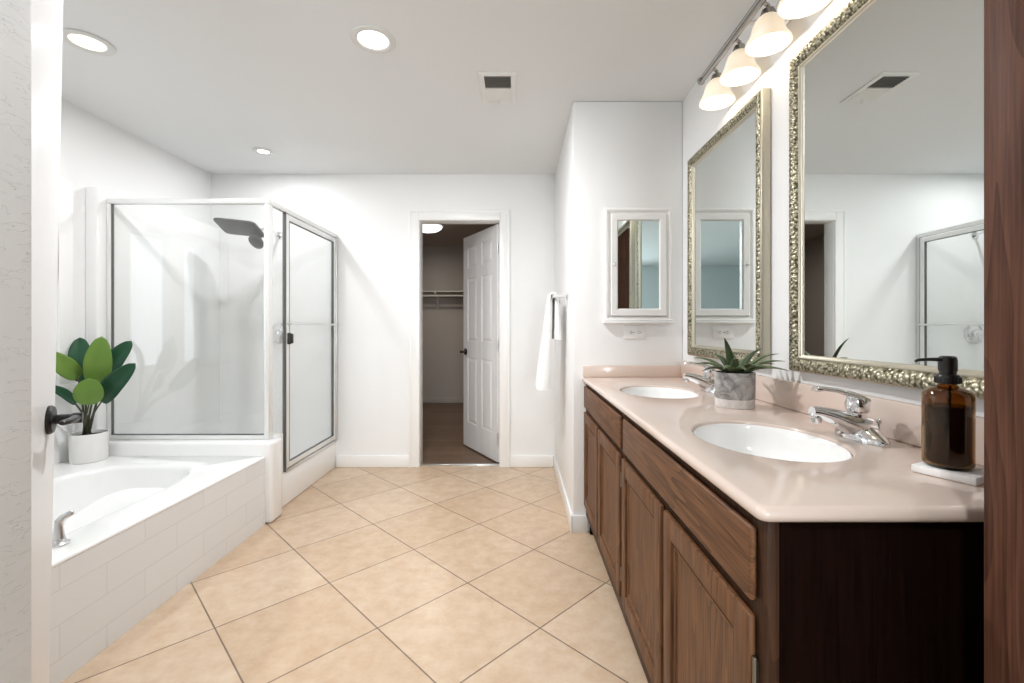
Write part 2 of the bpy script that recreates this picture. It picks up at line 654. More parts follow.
# walls
WY0, WY1, WZ0, WZ1 = 1.50, 2.53, 0.84, 1.90     # window opening in the left wall
mb = MB()
mb.box(XL - 0.15, XL, 0.1, WY0, 0, CEIL).box(XL - 0.15, XL, WY1, YF, 0, CEIL)
mb.box(XL - 0.15, XL, WY0, WY1, 0, WZ0).box(XL - 0.15, XL, WY0, WY1, WZ1, CEIL)
struct('wall_left', mb, M['wall'], 'white left wall above the bathtub with the window', 'wall', smooth=0)
mb = MB()
mb.box(XL - 0.15, DX0, YF, YF + WT, 0, CEIL).box(DX1, XR + 0.12, YF, YF + WT, 0, CEIL).box(DX0, DX1, YF, YF + WT, DZ, CEIL)
struct('wall_far', mb, M['wall'], 'white far wall with the closet doorway', 'wall', smooth=0)
struct('wall_right', MB().box(XR, XR + 0.12, -0.25, YF, 0, CEIL), M['wall'], 'white right wall behind the vanity mirrors', 'wall')
struct('wall_stub', MB().box(XS, XR, YS, YF, 0, CEIL, 0.008, 2), M['wall'],
       'white wall block jutting out at the far end of the vanity', 'wall')
struct('wall_entry', MB().box(XL, -0.62, 0.1, 0.587, 0, CEIL, 0.006, 2), M['texwall'],
       'textured white wall at the left edge beside the entry door', 'wall')
struct('wall_shower', MB().box(XL, XL + 0.075, 2.694, YF, 0.0, 1.99, 0.010, 3), M['tub'],
       'glossy white shower lining on the left wall behind the glass', 'wall')
# closet shell
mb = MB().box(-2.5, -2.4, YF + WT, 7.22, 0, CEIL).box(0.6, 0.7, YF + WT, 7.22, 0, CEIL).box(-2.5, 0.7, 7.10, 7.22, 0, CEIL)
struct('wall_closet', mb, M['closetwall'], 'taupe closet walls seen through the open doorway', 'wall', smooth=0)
# bedroom shell behind the camera
BW = (0.25, 1.85, 0.70, 2.2)  # window opening put in for fill light
mb = MB().box(-3.7, -3.6, -4.3, 0.1, 0, CEIL).box(2.1, 2.2, -4.3, -0.25, 0, CEIL).box(-3.7, XL, 0.1, 0.2, 0, CEIL)
mb.box(XR + 0.12, 2.2, -0.25, -0.15, 0, CEIL)
mb.box(-3.7, BW[0], -4.3, -4.2, 0, CEIL).box(BW[1], 2.2, -4.3, -4.2, 0, CEIL)
mb.box(BW[0], BW[1], -4.3, -4.2, 0, BW[2]).box(BW[0], BW[1], -4.3, -4.2, BW[3], CEIL)
struct('wall_bedroom', mb, M['bedwall'], 'blue grey bedroom walls behind the viewpoint', 'wall', smooth=0)
mb = MB()
for a, b in ((BW[0], BW[0] + 0.05), (BW[1] - 0.05, BW[1]), (1.02, 1.08)):
    mb.box(a, b, -4.28, -4.23, BW[2], BW[3])
mb.box(BW[0], BW[1], -4.28, -4.23, BW[2], BW[2] + 0.05).box(BW[0], BW[1], -4.28, -4.23, BW[3] - 0.05, BW[3])
w2 = struct('window_2', mb, M['trim'], 'white bedroom window added behind the viewpoint for fill light', 'window', smooth=0)
struct('pane', MB().box(BW[0] + 0.05, BW[1] - 0.05, -4.258, -4.252, BW[2] + 0.05, BW[3] - 0.05), M['winglass'], parent=w2)

# bathroom window: frame with two sashes, panes and casing
mb = MB()
fx0, fx1 = XL - 0.13, XL - 0.06
mb.box(fx0, fx1, WY0, WY0 + 0.07, WZ0, WZ1, 0.005).box(fx0, fx1, WY1 - 0.07, WY1, WZ0, WZ1, 0.005)
mb.box(fx0, fx1, WY0, WY1, WZ0, WZ0 + 0.05, 0.005).box(fx0, fx1, WY0, WY1, WZ1 - 0.05, WZ1, 0.005)
mb.box(fx0, fx1, 1.94, 2.08, WZ0 + 0.05, WZ1 - 0.05, 0.005)
w1 = struct('window_1', mb, M['trim'], 'white two-sash window in the left wall above the bathtub', 'window')
for a, b in ((WY0 + 0.07, 1.94), (2.08, WY1 - 0.07)):
    struct('pane', MB().box(XL - 0.098, XL - 0.092, a, b, WZ0 + 0.05, WZ1 - 0.05), M['winglass'], parent=w1)
mb = MB()
cx0, cx1 = XL - 0.004, XL + 0.016
mb.box(cx0, cx1, WY0 - 0.08, WY0, WZ0 - 0.03, WZ1 + 0.08, 0.004).box(cx0, cx1, WY1, WY1 + 0.08, WZ0 - 0.03, WZ1 + 0.08, 0.004)
mb.box(cx0, cx1, WY0, WY1, WZ1, WZ1 + 0.08, 0.004)
mb.box(XL - 0.06, XL + 0.03, WY0 - 0.09, WY1 + 0.09, WZ0 - 0.03, WZ0, 0.004)
struct('casing', mb, M['trim'], parent=w1)

# doorway trim and baseboards
mb = MB()
cw = 0.062
ys = YF - 0.018
mb.box(DX0 - cw, DX0 + 0.012, ys, YF + 0.002, 0, DZ + cw, 0.005).box(DX1 - 0.012, DX1 + cw, ys, YF + 0.002, 0, DZ + cw, 0.005)
mb.box(DX0, DX1, ys, YF + 0.002, DZ - 0.012, DZ + cw, 0.005)
mb.box(DX0 - cw - 0.012, DX0 - cw + 0.006, ys - 0.006, YF + 0.002, 0, DZ + cw + 0.012, 0.003)
mb.box(DX1 + cw - 0.006, DX1 + cw + 0.012, ys - 0.006, YF + 0.002, 0, DZ + cw + 0.012, 0.003)
mb.box(DX0 - cw - 0.0115, DX1 + cw + 0.0115, ys - 0.0055, YF + 0.002, DZ + cw - 0.006, DZ + cw + 0.0115, 0.0025)
mb.box(DX0 - 0.001, DX0 + 0.014, YF, YF + WT, 0, DZ, 0.002).box(DX1 - 0.014, DX1 + 0.001, YF, YF + WT, 0, DZ, 0.002)
mb.box(DX0, DX1, YF, YF + WT, DZ - 0.014, DZ + 0.001, 0.002)
struct('trim_1', mb, M['trim'], 'white casing round the closet doorway', 'door casing')
struct('trim_2', MB().box(DX0 + 0.014, DX1 - 0.014, YF + 0.03, YF + 0.075, 0, 0.010, 0.003), M['brushed'],
       'thin metal threshold strip between bathroom tile and closet planks', 'threshold')
BH = 0.10


def baseboard(name, x0, x1, y0, y1, label):
    struct(name, MB().box(x0, x1, y0, y1, 0, BH, 0.005, 2), M['trim'], label, 'baseboard')


baseboard('baseboard_far', -1.502, DX0 - cw - 0.012, YF - 0.014, YF, 'white baseboard between the shower and the closet doorway')
baseboard('baseboard_far_right', DX1 + cw + 0.012, XS - 0.014, YF - 0.014, YF, 'short white baseboard right of the closet doorway')
mb = MB().box(XS - 0.014, XS, YS - 0.014, YF - 0.014, 0, BH, 0.005).box(XS - 0.014, 0.40, YS - 0.014, YS, 0, BH, 0.005)
struct('baseboard_stub', mb, M['trim'], 'white baseboard round the corner of the jutting wall', 'baseboard')
struct('baseboard_closet', MB().box(-2.4, 0.6, 7.086, 7.10, 0.002, 0.09, 0.004), M['closetwall'], 'taupe baseboard at the back of the closet', 'baseboard')


# ------------------------------------------------------------------ doors
def lever_handle(parent, x, z, ysign, yface, toward, mat, scale=1.0, tall=False):
    """rosette on a leaf face at local (x, yface, z) with a lever running towards local x * toward"""
    mb = MB()
    ax = (0, ysign, 0)
    mb.lathe([(0.0, 0), (0.033, 0), (0.033, 0.005), (0.029, 0.010), (0.014, 0.013)], (x, yface, z), ax, 28, cap0=False)
    o = mb.build('rosette', mat, parent)
    mb = MB()
    mb.lathe([(0.0115, 0.0), (0.0105, 0.030), (0.0125, 0.034), (0.0125, 0.050)], (x, yface + ysign * 0.008, z), ax, 20)
    yl = yface + ysign * 0.047
    mb.tube([(x - toward * 0.012, yl, z), (x, yl, z + 0.001), (x + toward * 0.030, yl + ysign * 0.001, z + 0.002),
             (x + toward * 0.060, yl - ysign * 0.002, z + 0.003), (x + toward * 0.085, yl - ysign * 0.008, z + 0.004),
             (x + toward * 0.092, yl - ysign * 0.010, z + 0.004)],
            [0.008, 0.0105, 0.0095, 0.0085, 0.008, 0.005], 14, 0.8)
    mb.build('lever', mat, parent)
    return o


def panel_leaf(name, w, h, t, mat, label, cols, rows):
    """door leaf in local space: hinge at x=0, runs to x=w, thickness along y (-t/2..t/2), moulded panels both sides"""
    mb = MB()
    rec = 0.008
    mb.box(0, w, -t / 2 + rec, t / 2 - rec, 0, h)
    sw = 0.105
    xs = [0]
    pw = (w - sw * (cols + 1)) / cols
    panels = []
    for s in (-1, 1):
        ya, yb = (s * (t / 2 - rec), s * t / 2) if s > 0 else (-t / 2, -t / 2 + rec)
        for c in range(cols + 1):
            mb.box(c * (sw + pw), c * (sw + pw) + sw, ya, yb, 0, h, 0.003, 1)
        z = 0
        for (z0, z1) in rows:
            for c in range(cols):
                x0 = sw + c * (sw + pw)
                mb.box(x0 - 0.002, x0 + pw + 0.002, ya, yb, z, z0, 0.003, 1)
                panels.append((x0, x0 + pw, z0, z1, s))
            z = z1
        for c in range(cols):
            x0 = sw + c * (sw + pw)
            mb.box(x0 - 0.002, x0 + pw + 0.002, ya, yb, z, h, 0.003, 1)
    leaf = mb.build(name, mat)
    tag(leaf, label, 'door', kind='structure')
    for (x0, x1, z0, z1, s) in panels:
        p = MB()
        g, d = 0.006, 0.034
        y0, y1 = s * (t / 2 - rec - 0.001), s * (t / 2 - 0.001)
        o = [(x0 + g, y0, z0 + g), (x1 - g, y0, z0 + g), (x1 - g, y0, z1 - g), (x0 + g, y0, z1 - g)]
        i = [(x0 + d, y1, z0 + d), (x1 - d, y1, z0 + d), (x1 - d, y1, z1 - d), (x0 + d, y1, z1 - d)]
        p.rings([o, i], True, True)
        p.build('door_panel', mat, leaf, smooth=0)
    return leaf


# closet door (six panels), hinged on the right jamb, swung into the closet
cd = panel_leaf('door_1', 0.722, 2.03, 0.035, M['door'], 'white six-panel closet door standing ajar', 2,
                [(0.24, 0.86), (1.02, 1.62), (1.72, 1.92)])
cd.location = (DX1 - 0.018, YF + 0.085, 0.014)
cd.rotation_euler = (0, 0, math.atan2(0.622, -0.362))
lever_handle(cd, 0.722 - 0.060, 0.915, 1, 0.0175, -1, M['black'])
lever_handle(cd, 0.722 - 0.060, 0.915, -1, -0.0175, -1, M['black'])
for z in (0.2, 1.0, 1.82):
    MB().tube([(-0.004, 0.020, z - 0.045), (-0.004, 0.020, z + 0.045)], 0.007, 10).build('hinge', M['brushed'], cd)

# entry door seen nearly edge on at the left, a little out of plumb
ed = MB().box(0, 0.605, -0.018, 0.018, 0, 2.03, 0.003, 2).build('door_2', M['door'])
tag(ed, 'white entry door at the left edge with a black lever handle', 'door', kind='structure')
ang = math.atan2(0.814, -0.581)
hx, hy = -1.077, 1.05
dirx, diry = math.cos(ang), math.sin(ang)
# the leaf's right-hand face (towards the room) is local -y
ed.rotation_mode = 'QUATERNION'
tilt = Matrix.Rotation(R(0.85), 3, Vector((dirx, diry, 0)))
rot = tilt @ Matrix.Rotation(ang, 3, 'Z')
ed.rotation_quaternion = rot.to_quaternion()
local = Vector((0.540, -0.018, 0.93))
ed.location = Vector((hx, hy, 0.941)) - rot @ local
lever_handle(ed, 0.540, 0.93, -1, -0.018, -1, M['black'])
lever_handle(ed, 0.540, 0.93, 1, 0.018, -1, M['black'])
for z in (0.2, 1.0, 1.82):
    MB().tube([(-0.004, -0.020, z - 0.045), (-0.004, -0.020, z + 0.045)], 0.007, 10).build('hinge', M['black'], ed)


# ================================================================== VANITY
VY0, VY1 = 0.698, 2.570
CZ = 0.879              # counter top
vt = thing('vanity_cabinet', 'long brown oak double vanity cabinet under the pinkish counter', 'cabinet', (0.6, 1.65, 0))
VO = Vector((-0.6, -1.65, 0))


def vpart(mb, name, mat, parent=vt, loc=VO):
    o = mb.build(name, mat, parent)
    if parent is vt:
        o.location = loc
    return o


FX = 0.388               # cabinet face frame front
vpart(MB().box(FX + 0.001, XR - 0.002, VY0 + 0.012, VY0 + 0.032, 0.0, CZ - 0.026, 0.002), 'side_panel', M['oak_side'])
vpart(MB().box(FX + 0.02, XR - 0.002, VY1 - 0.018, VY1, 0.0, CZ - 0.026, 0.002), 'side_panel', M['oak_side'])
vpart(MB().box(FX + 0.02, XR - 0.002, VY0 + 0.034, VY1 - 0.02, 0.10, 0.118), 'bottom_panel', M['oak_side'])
vpart(MB().box(FX + 0.075, FX + 0.09, VY0 + 0.034, VY1 - 0.02, 0.0, 0.098), 'toe_kick', M['toe'])
mb = MB()
f0, f1 = FX, FX + 0.019
mb.box(f0, f1, VY0 + 0.010, VY0 + 0.055, 0.10, CZ - 0.026, 0.002)
mb.box(f0, f1, VY1 - 0.045, VY1, 0.10, CZ - 0.026, 0.002)
mb.box(f0, f1, 1.615, 1.675, 0.10, CZ - 0.026, 0.002)
for z0, z1 in ((0.10, 0.175), (0.675, 0.735), (0.825, CZ - 0.026)):
    mb.box(f0 + 0.0005, f1, VY0 + 0.03, VY1 - 0.03, z0, z1, 0.002)
for y in (1.165, 2.105):
    mb.box(f0 + 0.0005, f1, y - 0.02, y + 0.06, 0.17, 0.68, 0.002)
vpart(mb, 'face_frame', M['oak_frame'])
DF = 0.374               # door face
for y0, y1 in ((0.734, 1.622), (1.662, 2.560)):
    mb = MB().box(DF, FX - 0.001, y0, y1, 0.712, 0.832, 0.006, 3)
    vpart(mb, 'drawer_front', M['oak_h'])


def cab_door(x0, x1, y0, y1, z0, z1, hinge_end, parent, loc, mat_v=None, mat_h=None):
    st = 0.056
    mv = mat_v or M['oak_v']
    mb = MB()
    mb.box(x0, x1, y0, y0 + st, z0, z1, 0.005, 2).box(x0, x1, y1 - st, y1, z0, z1, 0.005, 2)
    mb.box(x0 + 0.0004, x1, y0 + st - 0.004, y1 - st + 0.004, z0, z0 + st, 0.004, 2)
    mb.box(x0 + 0.0004, x1, y0 + st - 0.004, y1 - st + 0.004, z1 - st, z1, 0.004, 2)
    d = mb.build('door', mv, parent)
    d.location = loc
    # moulded bead round the recessed panel
    b = MB()
    loops = []
    for (k, dx) in ((-0.001, 0.001), (0.001, 0.012), (0.006, 0.012), (0.008, 0.006), (0.014, 0.0065), (0.018, 0.0112), (0.020, 0.0112)):
        loops.append([(x0 + dx, y0 + st + k, z0 + st + k), (x0 + dx, y1 - st - k, z0 + st + k),
                      (x0 + dx, y1 - st - k, z1 - st - k), (x0 + dx, y0 + st + k, z1 - st - k)])
    b.rings(loops, False, True)
    b.build('door_panel', mv, d, smooth=0)
    hy = y0 - 0.003 if hinge_end < 0 else y1 + 0.003
    for z in (z0 + 0.09, z1 - 0.09):
        h = MB().box(x0 + 0.008, x1 + 0.001, hy - 0.003, hy + 0.001, z - 0.020, z + 0.020, 0.001, 1)
        h.tube([(x0 + 0.008, hy - 0.001, z - 0.026), (x0 + 0.008, hy - 0.001, z + 0.026)], 0.004, 10)
        h.build('hinge', M['hinge'], d)
    return d


for i, (y0, y1) in enumerate(((0.738, 1.172), (1.196, 1.640), (1.676, 2.118), (2.142, 2.562))):
    cab_door(DF, FX - 0.001, y0, y1, 0.165, 0.688, -1 if i % 2 == 0 else 1, vt, VO)

# countertop with two elliptical sink cut-outs and backsplash
SINKS = ((0.618, 1.142), (0.618, 1.995))
SA, SB = 0.160, 0.208          # half sizes of the cut-out along x and y
CX0, CX1, CY0, CY1 = 0.366, XR - 0.001, 0.690, YS - 0.001


def ellipse(c, a, b, z, n=64):
    return [(c[0] + a * math.cos(2 * PI * i / n), c[1] + b * math.sin(2 * PI * i / n), z) for i in range(n)]


def plate_with_holes(mb, outer_rings, holes):
    """outer_rings: loops from bottom edge to top edge; holes: list of loops lists top->bottom"""
    bm = mb.bm

    def loop(pts):
        vs = [bm.verts.new(p) for p in pts]
        es = [bm.edges.new((vs[i], vs[(i + 1) % len(vs)])) for i in range(len(vs))]
        return vs, es

    def bridge(rows):
        for a, b in zip(rows[:-1], rows[1:]):
            n = len(a)
            for i in range(n):
                bm.faces.new((a[i], a[(i + 1) % n], b[(i + 1) % n], b[i]))
    rows = [loop(r) for r in outer_rings]
    bridge([r[0] for r in rows])
    top, bot = list(rows[-1][1]), list(rows[0][1])
    for h in holes:
        hr = [loop(r) for r in h]
        bridge([r[0] for r in hr])
        top += hr[0][1]
        bot += hr[-1][1]
    bmesh.ops.triangle_fill(bm, edges=top, use_beauty=True)
    bmesh.ops.triangle_fill(bm, edges=bot, use_beauty=True)


def rrect(x0, x1, y0, y1, z, r, n=6, rs=None):
    """rounded rectangle loop; rs gives the radius of corners (x0y0, x1y0, x1y1, x0y1)"""
    rs = rs or (r, r, r, r)
    pts = []
    for (cx, cy, a0, rr) in ((x0 + rs[0], y0 + rs[0], 180, rs[0]), (x1 - rs[1], y0 + rs[1], 270, rs[1]),
                             (x1 - rs[2], y1 - rs[2], 0, rs[2]), (x0 + rs[3], y1 - rs[3], 90, rs[3])):
        for i in range(n + 1):
            a = R(a0 + 90 * i / n)
            pts.append((cx + rr * math.cos(a), cy + rr * math.sin(a), z))
    return pts


ct = thing('countertop', 'pinkish beige solid-surface counter with backsplash on the oak vanity', 'countertop', (0.65, 1.65, CZ - 0.026))
CO = -Vector(ct.location)
mb = MB()
outer = []
th = 0.025
for k in range(0, 9):
    a = -PI / 2 + PI * k / 8
    ins = (th / 2) * (1 - math.cos(a))
    z = CZ - th / 2 + th / 2 * math.sin(a)
    outer.append(rrect(CX0 + ins, CX1, CY0 + ins, CY1, z, 0.02, 5, (0.014, 0.003, 0.003, 0.003)))
holes = []
for s in SINKS:
    hl = []
    for k in range(0, 5):
        a = PI / 2 * k / 4
        hl.append(ellipse(s, SA + 0.007 * (1 - math.sin(a)), SB + 0.007 * (1 - math.sin(a)), CZ - 0.007 * (1 - math.cos(a))))
    hl.append(ellipse(s, SA, SB, CZ - th + 0.0002))
    holes.append(hl)
plate_with_holes(mb, outer, holes)
o = mb.build('slab', M['counter'], ct)
o.location = CO
mb = MB().box(XR - 0.021, XR - 0.001, CY0, YS - 0.022, CZ + 0.0005, CZ + 0.095, 0.004, 2)
o = mb.build('backsplash', M['counter'], ct)
o.location = CO
mb = MB().box(CX0 + 0.006, XR - 0.001, YS - 0.021, YS - 0.001, CZ + 0.0005, CZ + 0.066, 0.004, 2)
o = mb.build('side_splash', M['counter'], ct)
o.location = CO

# undermount sinks
def make_sink(c, label):
    t = thing('sink', label, 'sink', (c[0], c[1], CZ - 0.152), 'undermount sinks')
    rings = []
    zt = CZ - 0.0085 - t.location.z
    for (k, dz) in ((0.994, -0.003), (0.994, 0.0), (0.985, 0.001), (0.972, -0.002), (0.955, -0.02), (0.93, -0.05), (0.86, -0.085), (0.68, -0.112), (0.42, -0.126), (0.16, -0.131)):
        rings.append([(p[0], p[1], zt + dz) for p in ellipse((0, 0), SA * k, SB * k, 0)])
    outer = []
    for (k, dz) in ((0.16, -0.138), (0.45, -0.133), (0.72, -0.119), (0.90, -0.09), (0.97, -0.05), (0.992, -0.012)):
        outer.append([(p[0], p[1], zt + dz) for p in ellipse((0, 0), SA * k, SB * k, 0)])
    mb = MB().rings(rings + outer + [rings[0]], False, False)
    mb.build('bowl', M['sink'], t, smooth=60)
    MB().lathe([(0.0, -0.132), (0.024, -0.132), (0.024, -0.127), (0.019, -0.1255), (0.012, -0.129), (0.0, -0.129)], (0, 0, zt), n=24,
               cap0=False, cap1=False).build('drain', M['chrome'], t)
    return t


make_sink(SINKS[0], 'white oval sink nearer the amber soap bottle')
make_sink(SINKS[1], 'white oval sink at the far end below the medicine cabinet')


# faucets
def make_faucet(x, y, label):
    t = thing('faucet', label, 'faucet', (x, y, CZ), 'chrome single-lever basin faucets')
    # base: boat-shaped deck along y, highest in the middle
    mb = MB()
    rings = []
    for i in range(25):
        v = -1 + 2 * i / 24
        k = max(0.05, 1 - abs(v) ** 2.6)
        hw = 0.034 * k ** 0.55
        hh = 0.010 + 0.036 * max(0.0, 1 - abs(v) ** 1.25)
        ring = [(-hw, v * 0.080, 0.0005), (-hw, v * 0.080, 0.007)]
        for q in range(1, 8):
            a = PI - PI * q / 8
            ring.append((hw * math.cos(a) * 0.96, v * 0.080, 0.007 + (hh - 0.007) * math.sin(a) ** 0.7))
        ring += [(hw, v * 0.080, 0.007), (hw, v * 0.080, 0.0005)]
        rings.append(ring)
    mb.rings(rings, True, True)
    mb.build('base', M['chrome'], t, smooth=50)
    # spout: broad tapering arm towards the basin (-x)
    pts = [(0.016, 0, 0.024), (-0.015, 0, 0.032), (-0.045, 0, 0.046), (-0.075, 0, 0.058), (-0.104, 0, 0.066), (-0.120, 0, 0.067)]
    MB().tube(pts, [0.034, 0.034, 0.028, 0.0215, 0.0170, 0.0145], 20, 0.86).build('spout', M['chrome'], t, smooth=50)
    MB().lathe([(0.0115, 0.0), (0.0125, 0.003), (0.0135, 0.018), (0.0120, 0.024)], (-0.110, 0, 0.041), n=20).build('aerator', M['chrome'], t)
    # column and lever
    mb = MB().lathe([(0.024, 0.030), (0.022, 0.052), (0.0205, 0.064)], (-0.010, 0, 0), n=24)
    mb.build('neck', M['chrome'], t)
    mb = MB().lathe([(0.0205, 0.066), (0.0245, 0.071), (0.0262, 0.085), (0.0235, 0.099), (0.014, 0.107), (0.003, 0.109)], (-0.008, 0, 0), n=24)
    mb.tube([(0.010, 0, 0.094), (-0.020, 0.0, 0.108), (-0.055, 0.002, 0.119), (-0.088, 0.004, 0.1235), (-0.108, 0.005, 0.122), (-0.115, 0.005, 0.120)],
            [0.019, 0.0175, 0.0125, 0.0115, 0.0135, 0.008], 16, 0.5)
    mb.build('lever', M['chrome'], t, smooth=50)
    MB().tube([(0.045, 0, 0.0005), (0.045, 0, 0.040)], 0.003, 10).lathe([(0.0, 0.038), (0.006, 0.038), (0.007, 0.044), (0.004, 0.050), (0, 0.051)], (0.045, 0, 0), n=14, cap0=False, cap1=False).build('drain_rod', M['chrome'], t)
    return t


make_faucet(0.846, 1.125, 'chrome faucet behind the near sink, beside the amber soap bottle')
make_faucet(0.846, 1.990, 'chrome faucet behind the far sink, partly hidden by the spiky plant')


# ------------------------------------------------------------------ tall oak cabinet at the right edge
tc_ = thing('linen_cabinet', 'tall reddish oak cabinet at the right edge of the view', 'cabinet', (0.78, 0.25, 0))
TO = -Vector(tc_.location)
TX, TY0, TY1, TH = 0.618, -0.12, 0.606, 2.15
for mbx, nm in ((MB().box(TX + 0.019, XR - 0.002, TY1 - 0.02, TY1, 0, TH, 0.002), 'side_panel'),
                (MB().box(TX + 0.019, XR - 0.002, TY0, TY0 + 0.02, 0, TH, 0.002), 'side_panel'),
                (MB().box(TX + 0.019, XR - 0.002, TY0 + 0.02, TY1 - 0.02, TH - 0.02, TH), 'top_panel')):
    o = mbx.build(nm, M['oak_tall'], tc_)
    o.location = TO
mb = MB().box(TX, TX + 0.019, TY1 - 0.06, TY1, 0, TH, 0.002).box(TX, TX + 0.019, TY0, TY0 + 0.06, 0, TH, 0.002)
for z0, z1 in ((0, 0.12), (1.05, 1.11), (TH - 0.08, TH)):
    mb.box(TX + 0.0005, TX + 0.019, TY0 + 0.05, TY1 - 0.05, z0, z1)
o = mb.build('face_frame', M['oak_tall'], tc_)
o.location = TO
for z0, z1 in ((0.11, 1.06), (1.10, TH - 0.07)):
    cab_door(TX - 0.019, TX - 0.001, TY0 + 0.045, TY1 - 0.075, z0, z1, -1, tc_, TO, M['oak_tall'])


# ------------------------------------------------------------------ framed wall mirrors
def make_mirror(y0, y1, z0, z1, label):
    t = thing('framed_mirror', label, 'mirror', (XR, (y0 + y1) / 2, z0), 'champagne framed vanity mirrors')
    hw, hh = (y1 - y0) / 2, z1 - z0
    fw = 0.056
    # (inset from outer edge, height off the wall)
    prof = [(0.0, 0.002), (0.0, 0.030), (0.002, 0.036), (0.005, 0.039), (0.011, 0.042), (0.017, 0.043), (0.023, 0.0425), (0.029, 0.041),
            (0.035, 0.038), (0.040, 0.034), (0.042, 0.032), (0.0435, 0.0335), (0.0455, 0.034), (0.0475, 0.033), (0.049, 0.030), (0.051, 0.028), (0.053, 0.027), (0.056, 0.024), (0.056, 0.012)]

    def side(k0, k1, name, mat, orn):
        mb = MB()
        cs = [(-hw, 0.0), (hw, 0.0), (hw, hh), (-hw, hh)]
        inn = [(1, 1), (-1, 1), (-1, -1), (1, -1)]
        for e in range(4):
            a, b = cs[e], cs[(e + 1) % 4]
            ia, ib = inn[e], inn[(e + 1) % 4]
            ln = math.hypot(b[0] - a[0], b[1] - a[1])
            n = max(2, int(ln / 0.0025)) if orn else 1
            rows = []
            for i in range(n + 1):
                s = i / n
                row = []
                for (u, w) in prof[k0:k1]:
                    pa = (a[0] + ia[0] * u, a[1] + ia[1] * u)
                    pb = (b[0] + ib[0] * u, b[1] + ib[1] * u)
                    y = pa[0] + (pb[0] - pa[0]) * s
                    z = pa[1] + (pb[1] - pa[1]) * s
                    ww = w
                    if orn and 0 < i < n and 0.004 < u < 0.041:
                        d = s * ln
                        c = 1 - abs((u - 0.022) / 0.019) ** 2
                        leafs = abs(math.sin(PI * (d + 0.7 * abs(u - 0.022)) / 0.017))
                        ww += max(0, c) * (0.0042 * leafs - 0.0021) + 0.0006 * math.sin(2 * PI * (d * 2 - u * 1.4) / 0.015)
                    row.append((-ww, y, z))
                rows.append(row)
            mb.grid(rows)
        return mb.build(name, mat, t, smooth=45)
    side(0, 4, 'frame_edge', M['framesmooth'], False)
    side(3, 11, 'carved_band', M['ornate'], True)
    side(10, 19, 'inner_bead', M['framesmooth'], False)
    MB().box(-0.0240, -0.018, -hw + fw - 0.006, hw - fw + 0.006, fw - 0.006, hh - fw + 0.006).build('mirror_glass', M['mirror'], t, smooth=0)
    MB().box(-0.0028, -0.0005, -hw + 0.01, hw - 0.01, 0.01, hh - 0.01).build('backing_board', M['darkgasket'], t, smooth=0)
    return t


make_mirror(1.688, 2.414, 1.012, 2.040, 'champagne framed mirror over the far sink, reflecting the medicine cabinet')
make_mirror(0.790, 1.516, 1.012, 2.040, 'champagne framed mirror behind the soap bottle, reflecting the ceiling vent')


# ------------------------------------------------------------------ vanity light bar
LX, LZ = 0.826, 2.262
SX = 0.860                # the shades hang a little nearer the wall than the bar
LY = [1.965, 1.765, 1.565, 1.365, 1.165]
vl = thing('vanity_light', 'chrome vanity light bar with frosted bell shades above the mirrors', 'wall light', (XR, 1.565, 2.2))
VL = -Vector(vl.location)


def lpart(mb, name, mat, smooth=40, parent=vl):
    o = mb.build(name, mat, parent, smooth)
    if parent is vl:
        o.location = VL
    return o


mb = MB().lathe([(0.0, 0), (0.075, 0), (0.075, 0.008), (0.06, 0.02), (0.02, 0.028), (0, 0.03)], (XR - 0.0005, 1.565, LZ), (-1, 0, 0), 32, sx=0.8, sy=1.5, cap0=False, cap1=False)
lpart(mb, 'backplate', M['chrome'])
mb = MB()
for dz in (0.010, -0.010):
    mb.tube([(LX, LY[0] + 0.085, LZ + dz), (LX, LY[-1] - 0.085, LZ + dz)], 0.0085, 12)
for yy in (LY[0] + 0.085, LY[-1] - 0.085):
    mb.lathe([(0.0, -0.012), (0.014, -0.010), (0.018, 0.0), (0.014, 0.010), (0, 0.012)], (LX, yy, LZ), (0, 1, 0), 18, cap0=False, cap1=False)
lpart(mb, 'bar', M['darkchrome'])
for yy in (1.665, 1.465):
    lpart(MB().tube([(XR - 0.005, yy, LZ), (0.88, yy, LZ + 0.010), (LX, yy, LZ)], 0.008, 12), 'arm', M['chrome'])
for yy in LY:
    SZ = LZ - 0.012
    mb = MB().lathe([(0.010, -0.002), (0.020, -0.008), (0.024, -0.020), (0.027, -0.030), (0.024, -0.036), (0.012, -0.038)], (SX, yy, SZ), n=24)
    mb.tube([(LX, yy, LZ), (LX + 0.018, yy, LZ + 0.006), (SX, yy, LZ - 0.004), (SX, yy, LZ - 0.020)], 0.007, 10)
    lpart(mb, 'socket', M['darkchrome'])
    prof = [(0.022, -0.030), (0.030, -0.034), (0.042, -0.046), (0.049, -0.064), (0.0535, -0.084), (0.061, -0.102), (0.070, -0.115), (0.0725, -0.122), (0.0725, -0.126)]
    inner = [(r - 0.0035, h - 0.001) for r, h in reversed(prof)]
    mb = MB().lathe(prof + inner, (SX, yy, SZ), n=40, cap0=False, cap1=False)
    sh = lpart(mb, 'shade', M['shade'], 60)
    MB().lathe([(0.012, -0.044), (0.014, -0.058), (0.022, -0.070), (0.024, -0.082), (0.019, -0.094), (0.010, -0.100), (0.0, -0.101)], (SX, yy, SZ), n=24,
               cap1=False).build('bulb', M['bulb'], sh)
    pl = bpy.data.lights.new('bulb_light', 'POINT')
    pl.energy = W_BULB
    pl.color = (1.0, 0.91, 0.80)
    pl.shadow_soft_size = 0.010
    po = bpy.data.objects.new('bulb_light', pl)
    po.location = (SX, yy, SZ - 0.116)
    COL.objects.link(po)


